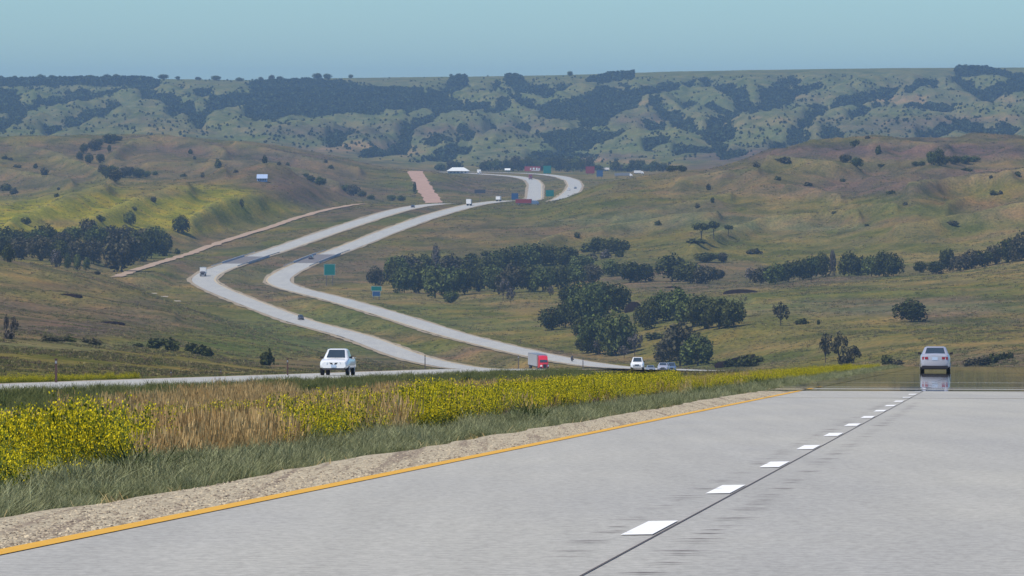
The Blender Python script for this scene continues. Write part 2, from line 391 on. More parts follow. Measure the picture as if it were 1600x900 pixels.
# ---- wooded ravines of the far bluffs, as strokes (px, py) with widths in photo pixels; they are real gullies
RAV = [
 ([(0,128),(60,127),(130,126),(230,127)], 4), ([(-40,178),(40,172),(100,160),(150,148),(210,140),(240,132)], 9), ([(-40,205),(10,200),(30,188)], 9),
 ([(75,205),(110,200),(150,186),(200,168)], 6), ([(270,185),(300,180),(345,178)], 6), ([(230,150),(270,165),(300,178),(310,195)], 8),
 ([(280,135),(320,148),(350,160)], 5), ([(340,165),(390,160),(430,155),(500,150),(560,152)], 13), ([(400,180),(450,176),(520,172),(590,168)], 16),
 ([(400,135),(470,132),(540,135),(600,142),(650,150)], 10), ([(560,178),(610,172),(660,160),(700,140),(720,125)], 9),
 ([(590,158),(640,160),(700,165),(760,172)], 7), ([(640,188),(680,185),(700,175)], 5), ([(520,222),(545,215),(560,208)], 6),
 ([(570,240),(600,236),(625,225),(640,210),(670,195)], 7), ([(655,248),(690,243),(730,238)], 5), ([(715,212),(750,218),(775,205)], 6),
 ([(735,175),(760,180),(790,172)], 7), ([(745,145),(765,140),(775,130)], 6), ([(800,120),(815,135),(845,140),(860,150)], 9), ([(875,140),(900,132),(940,122),(985,115)], 6),
 ([(790,148),(830,168),(880,172),(930,168),(1000,155),(1040,142),(1100,125)], 8), ([(850,180),(900,190),(960,175),(985,165)], 9), ([(815,205),(840,215),(870,222),(900,220)], 8),
 ([(880,235),(905,225),(950,220),(1000,205),(1030,195)], 7), ([(905,210),(930,195),(950,185)], 8), ([(925,155),(960,145),(975,138)], 9), ([(1025,170),(1055,185),(1070,200),(1110,215),(1140,210)], 9),
 ([(1110,135),(1150,150),(1170,165)], 9), ([(1075,160),(1120,170),(1150,175)], 8), ([(1100,205),(1140,190),(1190,178),(1250,172),(1330,165),(1395,145)], 7),
 ([(1200,150),(1220,135),(1240,125)], 10), ([(1180,165),(1220,155),(1275,140)], 9), ([(1215,230),(1240,215),(1270,190),(1310,165)], 6), ([(1220,225),(1260,220)], 7),
 ([(1295,215),(1315,225)], 9), ([(1330,190),(1355,178),(1390,165),(1450,168)], 6), ([(1310,120),(1350,118),(1380,120)], 5), ([(1440,165),(1480,172),(1510,165)], 7),
 ([(1420,145),(1450,130),(1460,135)], 6), ([(1495,125),(1530,145),(1560,140),(1600,130),(1640,128)], 7), ([(1540,152),(1580,140),(1595,132)], 7), ([(1500,110),(1540,112),(1580,118),(1640,120)], 7),
 ([(1440,215),(1500,205),(1560,210),(1620,200)], 5), ([(-60,140),(-10,150),(20,160)], 10), ([(20,138),(80,142),(140,140)], 5), ([(150,150),(190,146)], 5), ([(1060,235),(1130,232)], 5), ([(1130,245),(1160,238)], 5),
 ([(640,225),(700,228),(740,225)], 3), ([(830,248),(880,246),(930,240)], 5), ([(1010,230),(1040,225)], 4), ([(1700,150),(1760,170),(1850,160)], 10), ([(-200,150),(-120,170),(-60,185)], 10),
]
S0 = screen(Xg, Yg, Zfar - dz)[1]           # screen row of the uncarved ground, for placing the strokes
def seg_dist(px, py, pts, asp=1.0):
    d = np.full(px.shape, 1e9)
    for (x0, y0), (x1, y1) in zip(pts[:-1], pts[1:]):
        vx, vy = x1 - x0, (y1 - y0) * asp
        tt = np.clip(((px - x0) * vx + (py - y0) * asp * vy) / (vx * vx + vy * vy + 1e-9), 0, 1)
        d = np.minimum(d, np.hypot(px - x0 - tt * vx, (py - y0) * asp - tt * vy))
    return d
bl = (yr > 5650) & (yr < 8600)
Pb, Sb, Yb = Pg[bl], S0[bl], Yg[bl]
carve = np.zeros_like(Pb); wood = np.zeros_like(Pb)
wig = 5 * (fbm(Pb / 22.0, Sb / 9.0, 3) - 0.5)
for pts, wd in RAV:
    d = seg_dist(Pb + wig * 1.5, Sb + wig, pts, 1.25)
    wood = np.maximum(wood, np.exp(-(d / wd) ** 2))
    carve = np.maximum(carve, np.exp(-((d / (wd * 1.5)) ** 2)))
Zb = Zfar[bl]; Zb -= carve * 12.0 * sstep(5700, 6100, Yb) * (1 - sstep(8200, 8480, Yb)); Zfar[bl] = Zb
# ---- ridges of the grassy hills (px, py), half width in photo pixels, height in metres
RIDGE = [([(10,372),(30,360),(60,346),(110,326),(165,308)],10,5.5), ([(140,362),(190,341),(240,321),(290,306)],11,5.5), ([(300,352),(330,337),(370,323),(405,318)],9,4.5),
 ([(-80,350),(0,335),(60,322),(110,312)],6,3), 
 ([(840,392),(880,378),(960,366),(1050,352),(1120,345)],6,4), ([(960,352),(1020,340),(1080,326),(1140,313)],6,3.5), ([(1080,392),(1140,372),(1200,353),(1290,346),(1340,344)],6,4),
 ([(1400,368),(1450,362),(1520,352),(1600,336),(1700,320)],6,5), ([(1230,300),(1275,306),(1310,315)],6,3), ([(1290,336),(1340,332),(1400,330)],5,3), ([(1200,256),(1260,262),(1330,268),(1400,262)],5,4),
 ([(1340,226),(1400,230),(1480,236)],5,3), ([(1420,300),(1480,292),(1560,285),(1640,270)],6,4), ([(1060,290),(1120,280),(1180,272)],6,3), ([(1480,330),(1530,318),(1600,305)],6,4),
 ([(175,252),(210,231),(250,222),(310,232),(350,246)],6,5), ([(30,236),(90,252),(140,272),(175,287)],6,5), ([(-40,265),(40,280),(110,292)],6,4), ([(330,262),(400,262),(470,275),(530,297)],6,4),
 ([(370,232),(430,245),(500,260),(560,272)],5,4), ([(230,262),(300,262),(350,272)],5,3), ([(20,222),(90,222),(150,226)],5,3),
 ([(0,455),(100,468),(200,487),(270,500)],7,1.5), ([(60,430),(140,445),(220,462)],6,1.2), ([(1180,470),(1350,462),(1500,455)],4,0.8)]
S0h = screen(Xg, Yg, Zfar)[1]
ridge_m = np.zeros_like(Yg)
for pts, wd, hh in RIDGE:
    r0 = np.array(pts)
    band = (yr > (1600 if r0[:, 1].min() > 420 else 2550)) & (yr < (2450 if r0[:, 1].min() > 420 else 4850))
    Pq, Sq = Pg[band], S0h[band]
    wq = 4 * (fbm(Pq / 30.0, Sq / 10.0, 2) - 0.5)
    d = seg_dist(Pq + wq, Sq + wq, pts, 1.3)
    ridge_m[band] = np.maximum(ridge_m[band], np.exp(-(d / (wd * 0.8)) ** 2) * min(1, hh / 4.0))
    Zfar[band] += 1.25 * hh * np.exp(-(d / (wd * 1.3)) ** 2) * sstep(2400 if r0[:, 1].min() <= 420 else 1600, 2800 if r0[:, 1].min() <= 420 else 1750, Yg[band])
# ---- corridor of the roads
for PT, hw, bw, dzr in ((EB, 11.0, 60.0, -0.12), (WB, 10.0, 60.0, -0.12), (GR, 7.0, 30.0, -0.1), (DR, 5.5, 22.0, -0.1)):
    xx, zz, sl = PT.at(Yg)
    d = np.abs(Xg - xx) / np.sqrt(1 + sl * sl)
    wgt = (1 - sstep(hw, hw + bw, d)) * ((Yg >= PT.Y[0]) & (Yg <= PT.Y[-1]))
    if PT in (EB, WB): wgt = wgt * sstep(560, 760, Yg)
    Zfar = Zfar * (1 - wgt) + (zz + dzr - 0.15) * wgt
for PT, hw in ((EB, 11.0), (WB, 10.0)):
    xx, zz, sl = PT.at(Yg)
    d = np.abs(Xg - xx) / np.sqrt(1 + sl * sl)
    wgt = (1 - sstep(hw, hw + 9, d)) * sstep(560, 760, Yg) * (Yg < PT.Y[-1])
    Zfar = Zfar * (1 - wgt) + (zz - 0.27) * wgt
# ---- near ground: the roadbed, the ditch-like median and the far verge
def near_z(X, Y):
    xe, ze, _ = EB.at(Y)
    xw, zw, _ = WB.at(Y)
    ue = X - xe; uw = X - xw
    plane = -1.3 + M548 * Y
    mw = np.maximum(xe - xw, 20.0)                     # gap between axes
    tt = np.clip(-ue / mw, 0, 1)                       # 0 at eb axis, 1 at wb axis
    prof = np.interp(tt * 40.4, [0, 5.2, 8, 14, 20, 28, 33.4, 34.4, 40.4], [-.06, -.06, -.35, -.85, -1.05, -.85, -.5, -.37, -.37])
    left = np.interp(-uw, [0, 6, 7.4, 12, 30, 80, 200], [-.37, -.37, -.42, -.9, -2.2, -5, -9])
    right = np.interp(ue, [0, 8.6, 10, 20, 60, 200], [-.06, -.06, -.25, -1.2, -2.5, -5])
    z = np.where(ue > 0, right, np.where(uw < 0, left, prof))
    return plane + z
Zn = near_z(Xg, Yg)
Zn += 0.10 * (fbm(Xg / 3.0, Yg / 3.0, 3) - 0.5) * (1 - sstep(5, 1, np.abs(Xg - EB.at(Yg)[0]) - 7)) * 0
Dn = np.interp(Pg, [-900, 0, 400, 700, 2500], [320, 330, 430, 520, 520])
Dm = np.interp(pc, [k[0] for k in LN[0]], [k[2] for k in LN[0]])[None, :] * np.ones_like(Yg)
wn = 1 - sstep(0, 1, (Yg - Dn) / (Dm - Dn))
Zg = Zn * wn + Zfar * (1 - wn)
Zg += 0.35 * (fbm(Xg / 9.0, Yg / 25.0, 3) - 0.5) * sstep(1000, 1300, Yg)
# keep ground just under the pavement where it was disturbed
for PT, hl, hr in ((EB, -5.6, 8.2), (WB, -7.6, 7.6)):
    xx, zz, sl = PT.at(Yg)
    u = (Xg - xx) / np.sqrt(1 + sl * sl)
    inside = (u > hl - 1) & (u < hr + 1) & (Yg < PT.Y[-1])
    Zg = np.where(inside & (Yg > 480), np.minimum(Zg, zz - 0.10), Zg)
SX, SY = screen(Xg, Yg, Zg)
minS = np.minimum.accumulate(SY, axis=0)
vis = SY <= minS + 1e-6

def ground_z(X, Y):
    q = X / Y; j = np.interp(q, qcol, np.arange(NC)); i = np.interp(Y, yr, np.arange(NR))
    j0 = int(min(max(j, 0), NC - 2)); i0 = int(min(max(i, 0), NR - 2)); fj = j - j0; fi = i - i0
    return (Zg[i0, j0] * (1 - fi) * (1 - fj) + Zg[i0 + 1, j0] * fi * (1 - fj) + Zg[i0, j0 + 1] * (1 - fi) * fj + Zg[i0 + 1, j0 + 1] * fi * fj)
def place(px, py):
    """First point of the ground met at photo pixel (px, py)."""
    j = int(round(np.interp(px, pc, np.arange(NC))))
    rows = np.nonzero(minS[:, j] <= py)[0]
    i = rows[0] if len(rows) else NR - 1
    if i > 0:
        s0, s1 = minS[i - 1, j], SY[i, j]
        f = (s0 - py) / (s0 - s1 + 1e-9)
        if f < 0 or f > 1: f = 1
        Y = yr[i - 1] + (yr[i] - yr[i - 1]) * f
    else: Y = yr[0]
    q = np.interp(px, pc, qcol)
    X = q * Y
    return Vector((X, Y, ground_z(X, Y)))

# ---- ground-cover colours (what grows there), stored per vertex
C = {k: np.array(v) for k, v in dict(
    green=(0.105, 0.112, 0.044), olive=(0.132, 0.122, 0.044), tan=(0.185, 0.150, 0.078), brown=(0.138, 0.106, 0.076), purple=(0.112, 0.084, 0.096),
    yellow=(0.255, 0.235, 0.030), clay=(0.34, 0.22, 0.16), dark=(0.045, 0.055, 0.028), sage=(0.135, 0.150, 0.095), soil=(0.045, 0.032, 0.030), mown=(0.100, 0.125, 0.050), rust=(0.17,0.098,0.055)).items()}
def lerp(A, c, w_): return A * (1 - w_[..., None]) + c * w_[..., None]
base = np.zeros((NR, NC, 3)) + C["olive"]
na = fbm(Xg / 60.0, Yg / 160.0, 5); nb = fbm(Xg / 45.0 + 50, Yg / 130.0 + 20, 5); nc_ = fbm(Xg / 22.0 + 9, Yg / 45.0 + 77, 4); nd = fbm(Xg / 90.0 + 33, Yg / 300.0 + 5, 4)
base = lerp(base, C["green"], sstep(0.48, 0.62, na)); base = lerp(base, C["tan"], sstep(0.50, 0.62, nb) * 0.8)
base = lerp(base, C["brown"], sstep(0.50, 0.60, nc_) * 0.55)
base = lerp(base, C["purple"], sstep(0.52, 0.62, nd) * 0.5 * sstep(900, 1200, Yg))
PAINT = [ # px, py, rx, ry, colour, strength
 (120,500,200,20,"brown",.5),(60,515,140,12,"purple",.7),(250,505,100,10,"purple",.4),(330,480,70,14,"olive",.6),(70,425,150,10,"tan",.6),(60,450,150,7,"brown",.7),
 (200,440,80,9,"brown",.5),(250,455,60,10,"olive",.8),(330,520,120,25,"green",.5),(100,560,250,18,"olive",.7),(80,540,200,7,"sage",.6),(400,530,90,25,"mown",.5),
 (100,595,140,5,"yellow",.9),(560,460,70,14,"tan",.6),(570,420,70,14,"brown",.4),(700,470,120,10,"tan",.7),(680,482,150,4,"green",.7),(820,480,60,10,"brown",.4),
 (700,510,150,10,"mown",.5),(400,430,60,14,"mown",.4),(520,500,160,16,"mown",.5),(600,545,90,12,"mown",.5),(450,545,120,14,"mown",.6),
 (1300,480,320,12,"sage",.5),(1250,530,330,20,"olive",.6),(1400,540,240,10,"tan",.6),(1400,455,240,8,"green",.5),(1150,500,120,8,"green",.6),(1480,470,160,6,"brown",.45),
 (1000,400,150,10,"green",.4),(960,380,170,9,"olive",.8),(1250,395,240,12,"olive",.8),(1280,375,240,14,"green",.4),(1480,400,130,8,"tan",.4),
 (820,360,130,16,"brown",.7),(700,390,130,10,"brown",.5),(880,330,120,24,"green",.55),(1000,320,120,18,"green",.3),(1060,305,40,6,"clay",.35),(900,290,60,5,"tan",.5),
 (1050,345,180,10,"sage",.5),(1230,355,120,6,"sage",.7),(1300,345,170,8,"brown",.4),(1240,300,90,14,"clay",.35),(1180,290,100,12,"brown",.6),(1380,290,110,12,"purple",.7),
 (1560,270,90,9,"clay",.4),(1560,325,70,10,"brown",.8),(1500,315,60,8,"rust",.6),(1400,310,120,10,"green",.4),(1300,265,150,8,"olive",.7),(1400,235,220,14,"purple",.95),(1450,270,180,14,"purple",.55),(1330,300,120,12,"purple",.5),(1100,270,100,8,"purple",.5),(1550,235,90,14,"purple",.6),(1160,245,80,9,"purple",.7),
 (1120,262,60,6,"brown",.7),(1300,215,60,4,"olive",.6),(1600,350,60,10,"tan",.6),(1520,350,100,9,"green",.5),(1350,330,150,8,"olive",.5),
 (60,340,150,26,"yellow",.9),(200,335,150,26,"yellow",.85),(330,320,110,26,"yellow",.8),(150,310,100,16,"yellow",.85),(330,300,90,12,"yellow",.6),(280,340,90,10,"yellow",.7),(90,350,50,7,"brown",.6),(250,300,50,7,"brown",.6),(370,290,40,5,"brown",.5),
 (460,300,70,14,"brown",.75),(500,310,50,10,"purple",.4),(350,270,60,8,"brown",.4),(60,355,40,6,"yellow",.5),(300,355,60,8,"yellow",.5),(400,330,60,10,"yellow",.5),
 (400,345,90,10,"olive",.8),(330,385,70,8,"purple",.4),(320,370,60,6,"brown",.5),(470,350,80,8,"green",.5),(420,380,60,8,"green",.5),
 (80,232,130,11,"purple",.65),(200,240,140,20,"brown",.65),(250,225,90,10,"purple",.6),(90,270,120,14,"brown",.55),(330,270,140,16,"brown",.7),(60,300,100,10,"purple",.45),(450,255,100,14,"purple",.5),(520,275,70,12,"brown",.7),(600,275,40,10,"olive",.6),
 (180,270,60,8,"dark",.5),(70,250,60,5,"green",.5),(130,300,80,6,"green",.5),(30,222,80,5,"yellow",.3),(220,222,70,4,"yellow",.4),(50,310,60,6,"green",.4),
 (720,290,50,14,"purple",.5),(760,285,60,8,"brown",.5),(700,275,40,6,"olive",.6),(830,290,60,10,"green",.4),(970,275,50,4,"tan",.9),(1040,268,40,5,"tan",.6),
 (470,285,80,14,"purple",.5),(520,295,60,10,"brown",.5),(150,225,160,8,"brown",.6),(40,285,90,10,"purple",.4),(400,240,120,10,"purple",.45),(580,225,50,5,"clay",.6),(560,232,70,5,"clay",.6),(500,205,90,8,"purple",.5),(620,200,70,10,"purple",.4),(700,205,60,8,"purple",.6),(880,180,60,10,"purple",.3),(1000,185,60,9,"purple",.5),(980,160,50,9,"clay",.35),(640,240,30,5,"clay",.5),
 (820,200,60,9,"purple",.5),(850,250,60,5,"clay",.4),(960,245,50,5,"purple",.6),(990,252,30,3,"clay",.6),(920,252,20,3,"clay",.7),(1180,190,120,9,"clay",.22),(1380,200,120,14,"purple",.4),(1500,190,120,10,"purple",.45),(1410,155,40,6,"clay",.5),
 (1260,155,60,6,"clay",.3),(1550,185,50,5,"clay",.3),(80,190,80,10,"purple",.3),(220,190,60,8,"purple",.35),(300,205,100,6,"clay",.2),(1560,155,50,6,"clay",.3),
 (270,462,40,3,"tan",.4),(265,510,25,6,"clay",.25),
]
wigx = 40 * (fbm(Xg / 30.0, Yg / 90.0, 3) - 0.5); wigy = 14 * (fbm(Xg / 30.0 + 40, Yg / 90.0, 3) - 0.5)
far_veg = sstep(5500, 6200, Yg)
base = lerp(base, base * 0.35 + C["sage"] * np.array([0.66, 0.74, 0.66]), far_veg)
for px, py, rx, ry, c_, s_ in PAINT:
    d = ((SX + wigx - px) / rx) ** 2 + ((SY + wigy * min(1, ry / 10) - py) / ry) ** 2
    m_ = np.exp(-d * d * 0.6) * s_ * (0.55 + 0.9 * np.clip(fbm(Xg / 18.0 + px, Yg / 50.0, 3), 0, 1)) * (Yg > 280)
    if m_.max() > 0.01: base = lerp(base, C[c_], np.clip(m_, 0, 1))
base = lerp(base, (base * 0.6 + np.array([0.20, 0.19, 0.085]) * 0.55), ridge_m * (0.25 + 0.7 * vnoise(Xg / 25.0, Yg / 60.0)))
# ravine floors under the woods and mown road verges
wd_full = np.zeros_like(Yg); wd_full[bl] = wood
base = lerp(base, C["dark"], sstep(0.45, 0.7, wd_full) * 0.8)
nearm = wn
base = lerp(base, C["mown"] * 0.9, nearm * 0.9)
base = base * (0.9 + 0.25 * vnoise(Xg / 4.0, Yg / 11.0))[..., None]
base = base * np.array([0.97, 0.97, 0.76]) * (1 - 0.12 * sstep(2500, 3200, Yg))[..., None]
cols = np.concatenate([base, np.ones((NR, NC, 1))], 2).reshape(-1, 4)
V = np.stack([Xg, Yg, Zg], 2).reshape(-1, 3)
ii, jj = np.meshgrid(np.arange(NR - 1), np.arange(NC - 1), indexing='ij')
a = (ii * NC + jj).ravel(); Fq = np.stack([a, a + 1, a + NC + 1, a + NC], 1)
me = np_mesh("ground", V, Fq, mt_ground, {"veg": cols})
ground = link(bpy.data.objects.new("ground", me)); tag(ground, kind="structure", label="rolling prairie ground of the valley and the bluffs")
print("GROUND", NR, NC, len(Fq))

# ================================================================== ROADS
def ribbon(name, PT, u0, u1, y0, y1, dz, mat, step=None, parent=None, kind=None, jit=0.0, seed=0):
    ysr = [y0]
    while ysr[-1] < y1:
        ysr.append(ysr[-1] + (step or max(1.0, ysr[-1] * 0.004)))
    Y = np.array(ysr); Y[-1] = y1
    x, z, sl = PT.at(Y); nrm = 1 / np.sqrt(1 + sl * sl)
    r = np.random.default_rng(seed)
    def side(u):
        j = 0
        if jit: j = jit * (vnoise(Y / 2.3 + seed, Y * 0 + seed * 1.7) - 0.5) + jit * 1.5 * (vnoise(Y / 14 + seed, Y * 0 + 5.5) - 0.5)
        uu = u + j
        return np.stack([x + uu * nrm, Y - uu * sl * nrm, z + dz], 1)
    nU = 2
    Vv = np.concatenate([side(u0) if jit < 0 or u0 < u1 else side(u0), side(u1)])
    n_ = len(Y); i = np.arange(n_ - 1)
    Ff = np.stack([i, i + n_, i + n_ + 1, i + 1], 1)
    me = np_mesh(name, Vv, Ff, mat)
    o = link(bpy.data.objects.new(name, me))
    if parent is not None: o.parent = parent
    if kind: o["kind"] = kind
    return o
# near carriageway (we drive on it)
road = ribbon("road", EB, -3.85, 3.8 + 3.0, -30, 620, 0.03, mt_road, step=2.0, kind="structure"); road["label"] = "near carriageway of pale concrete"
gl_ = ribbon("gravel_shoulder", EB, -5.05, -3.40, -30, 620, 0.02, mt_gravel, step=0.7, kind="structure", jit=0.22, seed=3)
ribbon("gravel_shoulder", EB, 6.6, 8.4, -30, 620, 0.02, mt_gravel, step=2.0, kind="structure")
ribbon("edge_line", EB, -3.83, -3.66, -30, 620, 0.036, mt_yel, step=2.0, parent=road)
ribbon("edge_line", EB, 3.62, 3.74, -30, 620, 0.036, mt_white, step=2.0, parent=road)
ribbon("pavement_joint", EB, 0.10, 0.113, -30, 620, 0.036, mt_crack, step=2.0, parent=road)
# lane dashes, 3.05 m long every 12.2 m (curled ends from the brush machine)
dash_D0 = 43.8
for k in range(-4, 30):
    yc = dash_D0 + k * 12.19
    L = 3.4
    Y = np.linspace(yc - L / 2, yc + L / 2, 7); x, z, sl = EB.at(Y)
    ul = np.array([-0.14] * 7); ur = np.array([0.08] * 7)
    V_ = np.concatenate([np.stack([x + ul, Y, z + 0.036], 1), np.stack([x + ur, Y + 0.05, z + 0.036], 1)])
    i = np.arange(6)
    o = link(bpy.data.objects.new("lane_dash", np_mesh("lane_dash", V_, np.stack([i, i + 7, i + 8, i + 1], 1), mt_white))); o.parent = road
# tie-bar cracks beside the joint
mb = MB(); rr = random.Random(5)
for k in range(int((150 - 20) / 0.78)):
    Yc = 20 + k * 0.78
    if rr.random() < 0.30: continue
    x, z, sl = EB.at(Yc)
    for s_ in (-1, 1):
        if rr.random() < 0.22 or (rr.random() < 0.5 and (k // 12) % 3 == 1): continue
        c0 = s_ * rr.uniform(0.32, 0.40); ln = rr.uniform(0.10, 0.21); hw = rr.uniform(0.014, 0.036); x0 = x + 0.11 + c0 + (0.0)
        jy = rr.uniform(-0.15, 0.15)
        mb.quad((x0 - ln, Yc + jy, z + 0.036), (x0, Yc + jy - hw, z + 0.036), (x0 + ln, Yc + jy + 0.01, z + 0.036), (x0, Yc + jy + hw, z + 0.036))
cr = mb.build("joint_crack", mt_crack, road); cr["kind"] = "stuff"
# opposite carriageway near and both far away
wroad = ribbon("road", WB, -5.4, 4.6, -30, 640, 0.0, mt_road_far, step=3.0, kind="structure"); wroad["label"] = "opposite carriageway of pale concrete beyond the median"
ribbon("gravel_shoulder", WB, 4.5, 6.4, -30, 640, -0.02, mt_gravel_far, step=2.0, kind="structure", jit=0.5, seed=8)
ribbon("gravel_shoulder", WB, -6.8, -5.3, -30, 640, -0.02, mt_gravel_far, step=2.0, kind="structure", jit=0.5, seed=9)
for PT, nm, lab in ((EB, "road", "far stretch of the right carriageway winding down the valley"), (WB, "road", "far stretch of the left carriageway winding down the valley")):
    o = ribbon(nm, PT, -4.4 if PT is EB else -5.4, 5.7 if PT is EB else 4.7, 620 if PT is EB else 640, PT.Y[-1], 0.0, mt_road_far, kind="structure"); o["label"] = lab
    ribbon("gravel_shoulder", PT, -5.8 if PT is EB else -7.4, -4.3 if PT is EB else -5.3, 640, PT.Y[-1], -0.04, mt_gravel_far, kind="structure", jit=0.9, seed=11)
    ribbon("gravel_shoulder", PT, 5.6 if PT is EB else 4.6, 7.2 if PT is EB else 6.0, 640, PT.Y[-1], -0.04, mt_gravel_far, kind="structure", jit=0.9, seed=12)
    ribbon("edge_line", PT, -4.2 if PT is EB else 4.0, -3.9 if PT is EB else 4.3, 1400, PT.Y[-1], 0.05, mt_yel_far, parent=o)
o = ribbon("dirt_track", DR, -2.4, 2.4, 2485, 3520, 0.1, mt_dirt, kind="structure", jit=1.5, seed=21)
mt_pink = simple("pink_gravel", (0.38, 0.255, 0.20), 1.0, var=0.35, scale=0.2, spec=0.0)
o = ribbon("gravel_road", GR, -5.5, 5.5, 3900, 4500, 0.1, mt_pink, kind="structure", jit=2.6, seed=22)

#@@BEGIN@@
# ================================================================== ROADSIDE PLANTS (uncountable: instanced tufts)
def foliage_mat(name, c, c2, rough=0.8, trans=0.25, var=0.3):
    m, n, b = newmat(name)
    oi = N(n, "ShaderNodeObjectInfo")
    at = N(n, "ShaderNodeAttribute", attribute_name="tone")
    cc = mix(n, c, c2, oi.outputs["Random"])
    cc = mix(n, cc, at.outputs["Color"], 1.0, 'MULTIPLY')
    n.links.new(cc, b.inputs["Base Color"]); b.inputs["Roughness"].default_value = rough; b.inputs["Specular IOR Level"].default_value = 0.1
    tr = N(n, "ShaderNodeBsdfTranslucent"); n.links.new(cc, tr.inputs[0])
    ms = N(n, "ShaderNodeMixShader"); ms.inputs[0].default_value = trans
    n.links.new(b.outputs[0], ms.inputs[1]); n.links.new(tr.outputs[0], ms.inputs[2]); n.links.new(ms.outputs[0], n.nodes["Material Output"].inputs[0])
    return m
mt_bgrass = foliage_mat("blue_green_wheatgrass", (0.155, 0.17, 0.072), (0.37, 0.375, 0.21))
mt_dgrass = foliage_mat("short_green_grass", (0.105, 0.125, 0.04), (0.20, 0.21, 0.08))
mt_tan = foliage_mat("ripe_brome_grass", (0.42, 0.27, 0.105), (0.66, 0.52, 0.26), trans=0.3)
mt_clov = foliage_mat("yellow_clover", (0.60, 0.49, 0.010), (0.84, 0.69, 0.028), trans=0.3)
mt_purp = foliage_mat("purple_seed_grass", (0.14, 0.085, 0.075), (0.22, 0.14, 0.12))
mt_weed = foliage_mat("dark_weed", (0.06, 0.085, 0.03), (0.10, 0.13, 0.045))

def blade_mesh(name, mat, n, h, wd, spread, lean, seed, segs=2, head=None, tone=(0.75, 1.25), radius=0.2):
    r = random.Random(seed); Vv = []; Ff = []; T = []
    def quad(p, q, r_, s_, t_):
        k = len(Vv); Vv.extend([p, q, r_, s_]); Ff.append((k, k + 1, k + 2, k + 3)); T.extend([t_] * 4)
    for _ in range(n):
        a = r.uniform(0, 2 * math.pi); rad = radius * math.sqrt(r.random()); bx, by = rad * math.cos(a), rad * math.sin(a)
        la = r.uniform(0, 2 * math.pi); l = lean * r.uniform(0.2, 1.0); hh = h * r.uniform(0.55, 1.05)
        wa = r.uniform(0, math.pi); wx, wy = math.cos(wa) * wd / 2, math.sin(wa) * wd / 2
        tn = r.uniform(*tone); pts = []
        for s in range(segs + 1):
            t_ = s / segs
            pts.append((bx + math.cos(la) * l * hh * t_ * t_, by + math.sin(la) * l * hh * t_ * t_, hh * (t_ - 0.25 * l * t_ * t_) - 0.03))
        for s in range(segs):
            w0 = 1 - 0.75 * s / segs; w1 = 1 - 0.75 * (s + 1) / segs
            p, q = pts[s], pts[s + 1]
            quad((p[0]-wx*w0, p[1]-wy*w0, p[2]), (p[0]+wx*w0, p[1]+wy*w0, p[2]), (q[0]+wx*w1, q[1]+wy*w1, q[2]), (q[0]-wx*w1, q[1]-wy*w1, q[2]), (tn, tn, tn, 1))
        if head:
            hw, hl, hc = head; p = pts[-1]; dx, dy = math.cos(la) * l * 0.5 * hl, math.sin(la) * l * 0.5 * hl
            quad((p[0]-wx/wd*hw, p[1]-wy/wd*hw, p[2]-hl*0.5), (p[0]+wx/wd*hw, p[1]+wy/wd*hw, p[2]-hl*0.5), (p[0]+wx/wd*hw*0.4+dx, p[1]+wy/wd*hw*0.4+dy, p[2]+hl*0.5), (p[0]-wx/wd*hw*0.4+dx, p[1]-wy/wd*hw*0.4+dy, p[2]+hl*0.5), tuple(tn * c for c in hc) + (1,))
    me = bpy.data.meshes.new(name); me.from_pydata(Vv, [], Ff)
    at = me.attributes.new("tone", 'FLOAT_COLOR', 'POINT'); at.data.foreach_set("color", np.array(T, np.float32).ravel())
    me.materials.append(mat); return bpy.data.objects.new(name, me)
